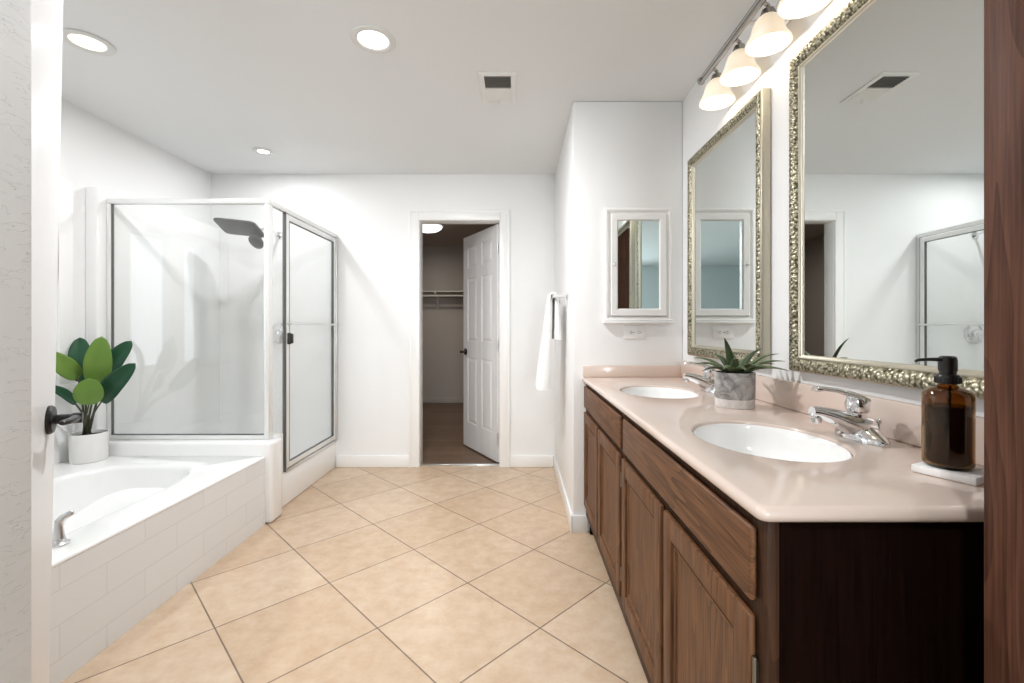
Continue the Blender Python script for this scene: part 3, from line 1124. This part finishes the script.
# ------------------------------------------------------------------ medicine cabinet and outlet
mc = thing('medicine_cabinet', 'white framed medicine cabinet with mirror door on the jutting wall', 'cabinet', (0.682, YS, 1.18))
MO = -Vector(mc.location)


def sweep_frame(mb, x0, x1, z0, z1, yw, prof):
    """mitred frame on a wall facing -y; prof (inset, height off the wall)"""
    loops = []
    for (u, w) in prof:
        loops.append([(x0 + u, yw - w, z0 + u), (x1 - u, yw - w, z0 + u), (x1 - u, yw - w, z1 - u), (x0 + u, yw - w, z1 - u)])
    for a, b in zip(loops[:-1], loops[1:]):
        va = [mb.bm.verts.new(p) for p in a]
        vb = [mb.bm.verts.new(p) for p in b]
        for i in range(4):
            j = (i + 1) % 4
            mb.bm.faces.new((va[i], va[j], vb[j], vb[i]))
    return mb


mb = MB()
sweep_frame(mb, 0.492, 0.872, 1.190, 1.832, YS, [(0, 0.0005), (0, 0.012), (0.006, 0.020), (0.016, 0.022), (0.026, 0.014), (0.030, 0.014), (0.034, 0.0005)])
mb.box(0.482, 0.882, YS - 0.034, YS - 0.0005, 1.182, 1.194, 0.004).box(0.490, 0.874, YS - 0.028, YS - 0.0005, 1.194, 1.206, 0.005)
o = mb.build('outer_frame', M['trim'], mc, smooth=30)
o.location = MO
mb = MB()
sweep_frame(mb, 0.526, 0.838, 1.224, 1.798, YS, [(0, 0.002), (0, 0.024), (0.004, 0.028), (0.034, 0.028), (0.038, 0.024), (0.042, 0.016), (0.042, 0.002)])
md = mb.build('door', M['trim'], mc, smooth=30)
md.location = MO
MB().box(0.526 + 0.038, 0.838 - 0.038, YS - 0.019, YS - 0.003, 1.224 + 0.040, 1.798 - 0.040).build('mirror_glass', M['tealmirror'], md, smooth=0)
MB().lathe([(0.004, 0), (0.004, 0.010), (0.009, 0.014), (0.010, 0.020), (0.006, 0.025), (0, 0.026)], (0.543, YS - 0.028, 1.511), (0, -1, 0), 18, cap1=False).build('knob', M['brushed'], md)

ot = thing('wall_outlet', 'white horizontal wall outlet below the medicine cabinet', 'outlet', (0.665, YS, 1.13))
mb = MB().box(-0.060, 0.060, -0.006, -0.0005, -0.033, 0.036, 0.002, 2)
mb.build('cover_plate', M['plate'], ot)
for s in (-1, 1):
    f = MB().lathe([(0.0, 0), (0.0165, 0), (0.0165, 0.0025), (0, 0.0025)], (s * 0.021, -0.006, 0), (0, -1, 0), 24, cap0=False, cap1=False).build('receptacle', M['plate'], ot)
    sl = MB()
    for dz in (-0.006, 0.006):
        sl.box(s * 0.021 - 0.005, s * 0.021 + 0.004, -0.0090, -0.0083, dz - 0.0013, dz + 0.0013)
    sl.lathe([(0.0026, 0), (0.0026, 0.0007)], (s * 0.021 + 0.0105, -0.0083, 0), (0, -1, 0), 10)
    sl.build('slots', M['slot'], f)
MB().lathe([(0.003, 0), (0.003, 0.001)], (0, -0.006, 0), (0, -1, 0), 10).build('screw', M['brushed'], ot)


# ================================================================== BATHTUB AND SHOWER
TBX0, TBX1, TBY0, TBY1, TBZ = XL + 0.002, -1.481, 1.10, 2.692, 0.402
tb = thing('bathtub', 'white drop-in bathtub along the left wall with tiled front', 'bathtub', (-2.0, 1.9, 0))
BO = -Vector(tb.location)
mb = MB()
sup = []


def superell(cx, cy, a, b, z, n=72, p=3.4):
    pts = []
    for i in range(n):
        t = 2 * PI * i / n
        c, s = math.cos(t), math.sin(t)
        pts.append((cx + a * math.copysign(abs(c) ** (2 / p), c), cy + b * math.copysign(abs(s) ** (2 / p), s), z))
    return pts


outer = []
for k in range(0, 5):
    a = PI / 2 * k / 4
    r = 0.009
    ins = r * (1 - math.cos(a))
    outer.append(rrect(TBX0, TBX1 + 0.002 - ins, TBY0, TBY1, TBZ - r + r * math.sin(a), 0.01, 4))
outer.insert(0, rrect(TBX0, TBX1 + 0.002, TBY0, TBY1, TBZ - 0.012, 0.01, 4))
cx, cy, ba, bb = -1.998, 1.86, 0.330, 0.655
hl = []
for k in range(0, 6):
    a = PI / 2 * k / 5
    r = 0.030
    hl.append(superell(cx, cy, ba + r * (1 - math.sin(a)), bb + r * (1 - math.sin(a)), TBZ - r * (1 - math.cos(a))))
for (k, z) in ((0.985, 0.33), (0.965, 0.27), (0.94, 0.20), (0.91, 0.13), (0.87, 0.09), (0.79, 0.062), (0.6, 0.05), (0.3, 0.046)):
    hl.append(superell(cx, cy, ba * k, bb * k + (0 if k > 0.9 else 0), z))
plate_with_holes(mb, outer, [hl])
o = mb.build('basin', M['tub'], tb, smooth=50)
o.location = BO
# only a front panel: thin apron board
mb = MB().box(TBX1 - 0.03, TBX1, TBY0 + 0.002, TBY1 - 0.002, 0.0, TBZ - 0.0125, 0.001)
o = mb.build('tiled_apron', M['aprontile'], tb, smooth=0)
o.location = BO
MB().lathe([(0.0, 0.0), (0.032, 0.0), (0.032, 0.004), (0.0, 0.006)], (cx, cy - 0.3, 0.0475), n=24, cap0=False, cap1=False).build('drain', M['chrome'], tb).location = BO

# tub filler handle on the front rim
th_ = thing('tub_handle', 'chrome lever handle on the front rim of the bathtub', 'faucet handle', (-1.590, 1.585, TBZ))
mb = MB().lathe([(0.030, 0.0005), (0.030, 0.006), (0.022, 0.012), (0.019, 0.022)], n=24)
mb.build('base', M['brushed'], th_)
mb = MB().tube([(0.0, 0.0, 0.02), (0.0, 0.0, 0.060), (0.000, 0.003, 0.078), (0.010, 0.010, 0.093), (0.026, 0.020, 0.103), (0.031, 0.023, 0.104)],
               [0.019, 0.013, 0.0145, 0.0135, 0.012, 0.007], 16, 0.85, up=(0.3, -0.9, 0.2))
mb.build('lever', M['brushed'], th_, smooth=50)

# shower base with the dam between tub and shower
sb = thing('shower_tray', 'white moulded shower tray with raised dam beside the bathtub', 'shower tray', (-2.0, 3.25, 0))
SO = -Vector(sb.location)
SHX = -1.508
DY0, DY1, DZT, CUZ = 2.694, 2.830, 0.482, 0.222
mb = MB().box(XL + 0.077, -1.447, DY0, DY1, 0.0, DZT, 0.020, 4)
mb.build('dam', M['tub'], sb, smooth=50).location = SO
mb = MB().box(-1.66, SHX, DY1 - 0.03, 2.955, 0.0, DZT - 0.003, 0.008, 2).box(-1.63, SHX + 0.004, DY1 - 0.02, YF - 0.001, 0.0, CUZ, 0.012, 3)
mb.build('curb', M['tub'], sb, smooth=50).location = SO
mb = MB().box(XL + 0.077, -1.62, DY1 - 0.02, YF - 0.001, 0.0, 0.05, 0.002)
mb.build('floor_pan', M['tub'], sb).location = SO

# glass enclosure
se = thing('shower_enclosure', 'framed glass shower enclosure on the white tray', 'shower enclosure', (-2.0, 2.765, DZT))
EO = -Vector(se.location)


def epart(mb, name, mat, smooth=30, parent=se):
    o = mb.build(name, mat, parent, smooth)
    if parent is se:
        o.location = EO
    return o


GY = 2.765
GX0, GX1 = XL + 0.078, SHX
ZT = 1.935
epart(MB().box(GX0, GX1 + 0.014, GY - 0.016, GY + 0.016, ZT - 0.030, ZT, 0.003), 'header', M['whiteframe'])
epart(MB().box(GX0, GX1 - 0.014, GY - 0.014, GY + 0.014, DZT + 0.001, DZT + 0.028, 0.003), 'sill_track', M['whiteframe'])
epart(MB().box(GX0, GX0 + 0.024, GY - 0.014, GY + 0.014, DZT + 0.028, ZT - 0.030, 0.003), 'wall_jamb', M['whiteframe'])
epart(MB().box(GX1 - 0.016, GX1 + 0.014, GY - 0.016, GY + 0.034, DZT + 0.001, ZT - 0.0305, 0.004), 'corner_post', M['whiteframe'])
epart(MB().box(GX0 + 0.020, GX1 - 0.012, GY - 0.003, GY + 0.003, DZT + 0.024, ZT - 0.026), 'front_glass', M['glass'])
mb = MB()
mb.box(GX0 + 0.024, GX0 + 0.028, GY - 0.008, GY + 0.008, DZT + 0.028, ZT - 0.030)
mb.box(GX0 + 0.024, GX1 - 0.016, GY - 0.008, GY + 0.008, DZT + 0.028, DZT + 0.033)
epart(mb, 'gasket', M['darkgasket'], 0)
# return side along the room
epart(MB().box(SHX - 0.016, SHX + 0.014, GY + 0.016, YF - 0.001, ZT - 0.030, ZT, 0.003), 'header', M['whiteframe'])
epart(MB().box(SHX - 0.003, SHX + 0.003, GY + 0.034, 2.960, DZT - 0.001, ZT - 0.030), 'side_glass', M['glass'])
epart(MB().box(SHX - 0.014, SHX + 0.014, YF - 0.030, YF - 0.001, CUZ + 0.001, ZT - 0.0305, 0.003), 'wall_jamb', M['brushed'])
epart(MB().box(SHX - 0.012, SHX + 0.012, 2.960, 2.966, CUZ + 0.001, ZT - 0.030, 0.002), 'strike_jamb', M['darkgasket'])
epart(MB().box(SHX - 0.014, SHX + 0.014, 2.966, YF - 0.030, CUZ + 0.0005, CUZ + 0.016, 0.003), 'door_sill', M['brushed'])
DA, DB, DZ0, DZ1 = 2.968, 3.776, CUZ + 0.020, ZT - 0.038
mb = MB()
fx = (SHX - 0.010, SHX + 0.012)
mb.box(*fx, DA, DA + 0.038, DZ0, DZ1, 0.003).box(*fx, DB - 0.045, DB, DZ0, DZ1, 0.003)
mb.box(*fx, DA + 0.038, DB - 0.045, DZ0, DZ0 + 0.036, 0.003).box(*fx, DA + 0.038, DB - 0.045, DZ1 - 0.036, DZ1, 0.003)
sd = epart(mb, 'shower_door', M['whiteframe'])
MB().box(SHX - 0.003, SHX + 0.003, DA + 0.034, DB - 0.041, DZ0 + 0.032, DZ1 - 0.032).build('door_glass', M['glass'], sd, smooth=0)
mb = MB()
a0, a1, b0, b1 = DA + 0.038, DB - 0.045, DZ0 + 0.036, DZ1 - 0.036
mb.box(SHX - 0.006, SHX + 0.0125, a0, a0 + 0.003, b0, b1).box(SHX - 0.006, SHX + 0.0125, a1 - 0.003, a1, b0, b1)
mb.box(SHX - 0.006, SHX + 0.0125, a0, a1, b0, b0 + 0.003).box(SHX - 0.006, SHX + 0.0125, a0, a1, b1 - 0.003, b1)
mb.build('gasket', M['darkgasket'], sd, smooth=0)
mb = MB().tube([(SHX + 0.040, DA + 0.012, 1.185), (SHX + 0.040, DB - 0.015, 1.185)], 0.0075, 12)
for yy in (DA + 0.018, DB - 0.022):
    mb.tube([(SHX + 0.008, yy, 1.185), (SHX + 0.043, yy, 1.185)], 0.009, 12)
mb.build('towel_bar', M['brushed'], sd)
MB().box(SHX + 0.011, SHX + 0.030, DA + 0.006, DA + 0.034, 1.050, 1.125, 0.005).box(SHX + 0.014, SHX + 0.042, DA + 0.022, DA + 0.034, 1.056, 1.119, 0.004).build('pull_handle', M['showerhead'], sd)

# shower fittings on the far wall
sh = thing('rain_shower', 'dark rain shower head with hand shower inside the glass enclosure', 'shower head', (-1.985, YF, 1.93))
mb = MB().lathe([(0.0, 0), (0.032, 0), (0.030, 0.008), (0.014, 0.014)], (0, 0, 0), (0, -1, 0), 24, cap0=False)
mb.tube([(0, -0.005, 0), (0, -0.10, 0.018), (0, -0.17, 0.018), (-0.012, -0.22, 0.002), (-0.03, -0.25, -0.012)], 0.011, 12)
mb.build('arm', M['chrome'], sh)
hm = Matrix.Translation((-0.125, -0.33, -0.008)) @ Matrix.Rotation(R(6), 4, 'Y') @ Matrix.Rotation(R(-22), 4, 'X')
mb = MB()
rings = []
for (k, z) in ((0.93, -0.012), (1.0, -0.008), (1.0, 0.004), (0.94, 0.010), (0.5, 0.020), (0.2, 0.026)):
    rings.append([hm @ Vector(p) for p in superell(0, 0, 0.158 * k, 0.100 * k, z, 56, 9)])
mb.rings(rings, True, True)
mb.build('rain_head', M['showerhead'], sh, smooth=40)
mb = MB().tube([(-0.03, -0.25, -0.012), (-0.07, -0.29, 0.004), (-0.11, -0.32, 0.010)], [0.016, 0.014, 0.018], 12)
mb.build('joint', M['showerhead'], sh)
mb = MB().lathe([(0.018, 0.030), (0.048, 0.020), (0.060, 0.0), (0.058, -0.010), (0.050, -0.013), (0, -0.014)], (-0.035, -0.27, -0.105), (0.25, 0.70, 0.65), 24, cap1=False)
mb.tube([(-0.030, -0.246, -0.082), (-0.026, -0.228, -0.05), (-0.028, -0.245, -0.015)], [0.017, 0.014, 0.013], 12)
mb.build('hand_shower', M['showerhead'], sh, smooth=40)
sv = thing('shower_valve', 'round chrome shower valve behind the narrow side glass', 'shower valve', (-1.975, YF, 1.11))
MB().lathe([(0.0, 0), (0.085, 0), (0.083, 0.006), (0.070, 0.014), (0.034, 0.020)], (0, -0.0005, 0), (0, -1, 0), 36, cap0=False).build('escutcheon', M['chrome'], sv)
mb = MB().lathe([(0.030, 0.018), (0.032, 0.050), (0.026, 0.060), (0.0, 0.062)], (0, 0, 0), (0, -1, 0), 28, cap1=False)
mb.tube([(0, -0.052, 0), (0.006, -0.060, -0.04), (0.010, -0.062, -0.075)], [0.012, 0.010, 0.007], 12)
mb.build('handle', M['chrome'], sv)


# ================================================================== TOWEL BAR AND TOWEL
bt = thing('towel_bar', 'chrome towel bar on the side of the jutting wall', 'towel bar', (XS, 3.05, 1.355))
for yy in (-0.205, 0.30):
    MB().lathe([(0.0, 0), (0.024, 0), (0.024, 0.006), (0.011, 0.012), (0.010, 0.075), (0.013, 0.080), (0.013, 0.096), (0.0, 0.098)], (-0.0005, yy, 0), (-1, 0, 0), 20, cap0=False, cap1=False).build('post', M['chrome'], bt)
MB().tube([(-0.086, -0.20, 0), (-0.086, 0.295, 0)], 0.0075, 14).build('rail', M['chrome'], bt)


def towel(name, y0, y1, xb, zb, front, back, label):
    """folded towel hung over the rail: closed sections swept up the front, over the rail and down the back"""
    path = []                                    # centre x, z, thickness, normal angle, weight of folds
    r = 0.021
    for i in range(15):
        k = 1 - i / 15
        path.append((xb - r - 0.040 * k ** 1.2, zb - front * k, 0.024 + 0.062 * k ** 1.1, PI, k))
    for i in range(9):
        a = PI - PI * i / 8
        path.append((xb + r * math.cos(a), zb + r * math.sin(a), 0.022, a, 0.0))
    for i in range(1, 9):
        k = i / 8
        path.append((xb + r + 0.004 * k, zb - back * k, 0.022 + 0.016 * k, 0.0, k * 0.5))
    NS = 20
    rings = []
    for (x, z, t, a, k) in path:
        nx, nz = math.cos(a), math.sin(a)
        out, inn = [], []
        for j in range(NS + 1):
            sft = j / NS
            y = y0 + (y1 - y0) * sft - 0.022 * k * (1 - 2 * sft)
            edge = min(1.0, math.sin(PI * sft) * 5 + 0.12)
            w1 = k * (0.013 * math.sin(sft * 11 + 1.0) + 0.007 * math.sin(sft * 23 + 3 * k))
            w2 = k * (0.010 * math.sin(sft * 9 + 2.2) + 0.005 * math.sin(sft * 19))
            dz = 0.010 * k * math.sin(sft * 6)
            o = t * 0.5 * edge
            out.append((x + nx * (o + w1), y, z + nz * (o + w1) + dz))
            inn.append((x - nx * (o * 0.9 + w2 * 0.6), y, z - nz * (o * 0.9 + w2 * 0.6) + dz))
        rings.append(out + list(reversed(inn)))
    o = MB().rings(rings, True, True).build(name, M['towel'], None, smooth=80)
    tag(o, label, 'towel')
    return o


towel('bath_towel', 2.890, 3.16, XS - 0.086, 1.355, 0.590, 0.27, 'white towel draped over the chrome towel bar')


# ================================================================== CLOSET
cs = thing('closet_shelf', 'white closet shelf with hanging rod on the back wall of the closet', 'shelf', (-0.9, 7.10, 1.70))
mb = MB().box(-1.45, 1.45, -0.31, -0.001, 0.0, 0.018, 0.003)
mb.build('shelf_board', M['wire'], cs)
MB().tube([(-1.45, -0.28, -0.055), (1.45, -0.28, -0.055)], 0.016, 14).build('hanging_rod', M['wire'], cs)
for xx in (-1.2, -0.32, 0.42, 1.2):
    MB().box(xx - 0.012, xx + 0.012, -0.30, -0.001, -0.020, 0.0, 0.002).box(xx - 0.012, xx + 0.012, -0.02, -0.001, -0.24, 0.0, 0.002).tube(
        [(xx, -0.012, -0.22), (xx, -0.20, -0.02)], 0.008, 8).tube([(xx, -0.28, -0.01), (xx, -0.28, -0.07)], 0.009, 8).build('bracket', M['wire'], cs)
cl = thing('ceiling_light', 'round lit ceiling dome inside the closet', 'ceiling light', (-1.11, 5.65, CEIL))
MB().lathe([(0.0, 0.0), (0.20, 0.0), (0.20, -0.018), (0.185, -0.022)], n=40, cap0=False).build('base_ring', M['plate'], cl)
MB().lathe([(0.185, -0.020), (0.178, -0.045), (0.14, -0.072), (0.08, -0.088), (0.0, -0.093)], n=40, cap0=False, cap1=False).build('dome', M['closetdome'], cl)
area_light('closet_lamp', (-1.11, 5.65, CEIL - 0.10), 0.3, W_CLOSET, (1.0, 0.93, 0.84), (0, 0, 0), 'DISK')


# ================================================================== CEILING FIXTURES
def downlight(x, y, label, mat, power, r=0.085, color=(0.98, 0.985, 1.0)):
    t = thing('recessed_light', label, 'ceiling light', (x, y, CEIL), 'recessed ceiling lights')
    MB().lathe([(r + 0.012, -0.0005), (r + 0.011, -0.006), (r, -0.009), (r - 0.014, -0.008), (r - 0.020, -0.003)], n=40, cap0=False, cap1=False).build('trim_ring', M['ring'], t)
    MB().lathe([(r - 0.020, -0.003), (r - 0.030, -0.0055), (0.0, -0.007)], n=40, cap0=False, cap1=False).build('lens', mat, t)
    area_light('downlight', (x, y, CEIL - 0.012), (r - 0.03) * 2, power, color, (0, 0, 0), 'DISK')
    return t


downlight(-0.640, 2.035, 'round recessed ceiling light left of the ceiling vent', M['lens'], W_DOWN)
downlight(-1.930, 2.055, 'round recessed ceiling light above the bathtub', M['lens_warm'], W_DOWN * 0.20)
downlight(-1.840, 3.315, 'small recessed ceiling light above the shower', M['lens'], W_DOWN * 0.20, 0.058)

downlight(-0.30, -0.70, 'added fill light in the bedroom ceiling behind the viewpoint', M['lens'], W_HALL_FILL)  # added lamp, out of view, brightens the entry wall and door

cv = thing('ceiling_vent', 'white square ceiling air vent with near louvres darkened for shade', 'vent', (-0.100, 2.445, CEIL))
hwv, hlv = 0.096, 0.152
mb = MB()
for (x0, x1, y0, y1) in ((-hwv, -hwv + 0.028, -hlv, hlv), (hwv - 0.028, hwv, -hlv, hlv), (-hwv + 0.028, hwv - 0.028, -hlv, -hlv + 0.028), (-hwv + 0.028, hwv - 0.028, hlv - 0.028, hlv), (-hwv + 0.028, hwv - 0.028, -0.008, 0.008)):
    mb.box(x0, x1, y0, y1, -0.008, -0.0005, 0.002)
mb.build('vent_frame', M['ventwhite'], cv)
MB().box(-hwv + 0.02, hwv - 0.02, -hlv + 0.02, hlv - 0.02, -0.0012, -0.0004).build('duct_shade_sheet', M['duct'], cv, smooth=0)  # flat dark sheet standing for the shade inside the duct
for k in range(6):
    y = -hlv + 0.038 + k * 0.0175
    m4 = Matrix.Translation((0, y, -0.006)) @ Matrix.Rotation(R(68), 4, 'X')
    MB().box(-hwv + 0.028, hwv - 0.028, -0.005, 0.005, -0.0006, 0.0006, mtx=m4).build('louvre', M['ventshade'], cv, smooth=0)
for k in range(6):
    y = 0.020 + k * 0.0190
    m4 = Matrix.Translation((0, y, -0.007)) @ Matrix.Rotation(R(-22), 4, 'X')
    MB().box(-hwv + 0.028, hwv - 0.028, -0.0085, 0.0085, -0.0006, 0.0006, mtx=m4).build('louvre', M['ventwhite'], cv, smooth=0)
MB().box(-0.006, 0.006, hlv - 0.040, hlv - 0.034, -0.030, -0.008, 0.002).build('lever', M['ventwhite'], cv)


# ================================================================== PLANTS AND SMALL THINGS
def paddle_leaf(base, tip, width, mat, parent, nrm=(0.6, -0.75, 0.25), fold=0.18, arch=0.12, p0=0.75):
    base, tip = Vector(base), Vector(tip)
    ax = tip - base
    ln = ax.length
    t_ = ax.normalized()
    n = Vector(nrm)
    n = (n - n.dot(t_) * t_).normalized()
    s_ = t_.cross(n).normalized()
    rows = []
    NT, NS = 18, 8
    for i in range(NT + 1):
        t = i / NT
        w = width * 0.5 * max(0.0, 1 - (2 * t ** p0 - 1) ** 2) ** 0.55 + 0.0012
        c = base + ax * t + n * (arch * ln * (math.sin(PI * t) * 0.6 - t * t * 0.5))
        row = []
        for j in range(NS + 1):
            s = -1 + 2 * j / NS
            row.append(c + s_ * (s * w) + n * (fold * w * abs(s) ** 1.2 + 0.02 * w * math.sin(14 * t) * abs(s)))
        rows.append(row)
    o = MB().grid(rows).build('leaf', mat, parent, smooth=70, solid=0.0016)
    # raised midrib
    rib = [base + ax * (k / 10) + n * (arch * ln * (math.sin(PI * k / 10) * 0.6 - (k / 10) ** 2 * 0.5) + 0.0006) for k in range(0, 10)]
    MB().tube(rib, [0.0022 * (1 - 0.08 * k) for k in range(10)], 6).build('midrib', mat, o)
    return o


# left plant on the tub corner
PX, PY = -2.437, 2.603
pp = thing('potted_plant', 'broad-leaved green plant in a white pot on the bathtub corner', 'potted plant', (PX, PY, TBZ))
prof = [(0.0, 0.0005), (0.078, 0.0005), (0.082, 0.005), (0.0835, 0.05), (0.085, 0.156), (0.0835, 0.160), (0.079, 0.158), (0.077, 0.140), (0.0, 0.140)]
MB().lathe(prof, n=48, cap0=False, cap1=False).build('pot', M['potwhite'], pp)
MB().lathe([(0.0765, 0.142), (0.045, 0.147), (0.0, 0.150)], n=32, cap0=True, cap1=False).build('soil', M['soil'], pp, smooth=60)


def lp(px, py, d):
    """photo measurement -> plant-local point at depth d from the camera"""
    return Vector(((px - VPX) * d / F_PX - PX, d - PY, CAM_H - (py - VPY) * d / F_PX - TBZ))


leaves = [  # base, tip, width, colour, depth base/tip, facing
    ((97, 386), (101, 337), 0.118, 'leaf_light', 2.53, 2.50, (0.55, -0.8, 0.1)),
    ((84, 383), (79, 337), 0.108, 'leaf_dark', 2.57, 2.60, (0.5, -0.8, 0.1)),
    ((106, 376), (130, 341), 0.098, 'leaf_dark', 2.58, 2.61, (0.3, -0.85, 0.3)),
    ((101, 402), (133, 364), 0.105, 'leaf_dark', 2.52, 2.50, (0.4, -0.85, 0.3)),
    ((79, 378), (46, 352), 0.092, 'leaf_light', 2.50, 2.36, (0.6, -0.7, 0.35)),
    ((89, 405), (89, 379), 0.120, 'leaf_light', 2.46, 2.42, (0.6, -0.75, 0.35)),
    ((76, 404), (49, 385), 0.055, 'leaf_dark', 2.50, 2.38, (0.5, -0.55, 0.7)),
]
for (b, t, w, m_, d0, d1, nr) in leaves:
    bb_, tt_ = lp(*b, d0), lp(*t, d1)
    paddle_leaf(bb_, tt_, w, M[m_], pp, nr, p0=1.0 if m_ == 'leaf_light' and b == (89, 405) else 0.82)
    root = Vector((rnd.uniform(-0.02, 0.02), rnd.uniform(-0.02, 0.02), 0.142))
    mid = root.lerp(bb_, 0.5) + Vector((0, 0, 0.03))
    MB().tube([root, root.lerp(mid, 0.5) + Vector((0, 0, 0.01)), mid, mid.lerp(bb_, 0.6), bb_ + (tt_ - bb_) * 0.06],
              [0.0065, 0.006, 0.005, 0.004, 0.0035], 8).build('stem', M['stem'], pp)

# spiky succulent on the counter
AX, AY = 0.762, 1.600
ap = thing('succulent', 'spiky green succulent in a grey stone pot between the two sinks', 'potted plant', (AX, AY, CZ))
MB().lathe([(0.0, 0.0005), (0.061, 0.0005), (0.0635, 0.004), (0.0645, 0.030)], n=44, cap0=False, cap1=True).build('pot_base', M['potband'], ap)
MB().lathe([(0.0645, 0.0305), (0.0650, 0.032), (0.0660, 0.118), (0.0645, 0.121), (0.0600, 0.119), (0.059, 0.108), (0.0, 0.108)], n=44, cap0=True, cap1=False).build('pot', M['marble'], ap)
MB().lathe([(0.0588, 0.109), (0.03, 0.114), (0.0, 0.115)], n=28, cap1=False).build('soil', M['soil'], ap)
ra = random.Random(21)
specs = [(-140, 66, 0.135), (158, 28, 0.125), (-176, 20, 0.125), (-158, 12, 0.12), (140, 20, 0.10), (-130, 18, 0.11),
         (10, 48, 0.12), (-12, 34, 0.135), (-28, 24, 0.135), (14, 16, 0.14), (-40, 12, 0.14), (35, 32, 0.12),
         (-75, 30, 0.085), (-95, 22, 0.08), (75, 50, 0.11), (105, 38, 0.11), (-55, 22, 0.10), (-115, 44, 0.09), (60, 20, 0.12)]
for q, (az, el, ln) in enumerate(specs):
    a, e = R(az), R(el)
    d = Vector((math.cos(a) * math.cos(e), math.sin(a) * math.cos(e), math.sin(e)))
    b0 = Vector((math.cos(a) * 0.014, math.sin(a) * 0.014, 0.112))
    pts, rad = [], []
    for i in range(11):
        t = i / 10
        pts.append(b0 + d * (ln * 1.14 * t) + Vector((0, 0, 0.016 * math.sin(PI * t) - 0.012 * t * t)))
        rad.append(max(0.0009, 0.0150 * (1 - t) ** 0.75 * (0.75 + 0.55 * min(1, t * 3))))
    MB().tube(pts, rad, 10, 0.42).build('leaf', M['aloe'] if q % 3 else M['aloe_dk'], ap, smooth=70)

# soap bottle on a marble tray
BX, BY = 0.803, 0.852
tr = MB().box(-0.047, 0.047, -0.047, 0.047, 0.0005, 0.0150, 0.003, 2).build('tray', M['tray'])
tr.location = (BX + 0.007, BY - 0.006, CZ)
tr.rotation_euler = (0, 0, R(25.5))
tag(tr, 'small white marble tray under the amber soap bottle', 'tray')
sbt = thing('soap_dispenser', 'amber glass soap bottle with black pump on the marble tray', 'soap dispenser', (BX, BY, CZ + 0.0150))
prof = [(0.0, 0.0005), (0.031, 0.0005), (0.0355, 0.004), (0.0372, 0.010), (0.0372, 0.127), (0.0362, 0.135), (0.033, 0.141), (0.026, 0.1455), (0.018, 0.148), (0.0145, 0.151), (0.0140, 0.162)]
inner = [(max(0.0, r - 0.0028), h if h > 0.02 else h + 0.0035) for r, h in reversed(prof)]
MB().lathe(prof + inner, n=48, cap0=False, cap1=False).build('bottle', M['amber'], sbt, smooth=60)
MB().lathe([(0.0, 0.0062), (0.028, 0.0062), (0.0325, 0.010), (0.0340, 0.016), (0.0340, 0.114), (0.0, 0.114)], n=40, cap0=False, cap1=False).build('liquid', M['liquid'], sbt)
mb = MB().lathe([(0.0150, 0.154), (0.0185, 0.155), (0.0185, 0.168), (0.0165, 0.171), (0.0125, 0.172), (0.0125, 0.177), (0.0140, 0.179), (0.0140, 0.199), (0.0125, 0.204), (0.009, 0.206), (0.0, 0.206)], n=32, cap1=False)
for k in range(24):
    a = 2 * PI * k / 24
    mb.tube([(0.0185 * math.cos(a), 0.0185 * math.sin(a), 0.156), (0.0185 * math.cos(a), 0.0185 * math.sin(a), 0.167)], 0.0010, 6)
mb.build('pump_collar', M['blackplastic'], sbt)
dn = Vector((-0.96, -0.02, 0)).normalized()
MB().tube([dn * 0.008 + Vector((0, 0, 0.199)), dn * 0.035 + Vector((0, 0, 0.1995)), dn * 0.056 + Vector((0, 0, 0.1985)), dn * 0.061 + Vector((0, 0, 0.196))],
          [0.0042, 0.0032, 0.0028, 0.0025], 12).build('nozzle', M['blackplastic'], sbt)
MB().tube([(0, 0, 0.012), (0.004, 0, 0.15)], 0.0025, 8).build('dip_tube', M['blackplastic'], sbt)
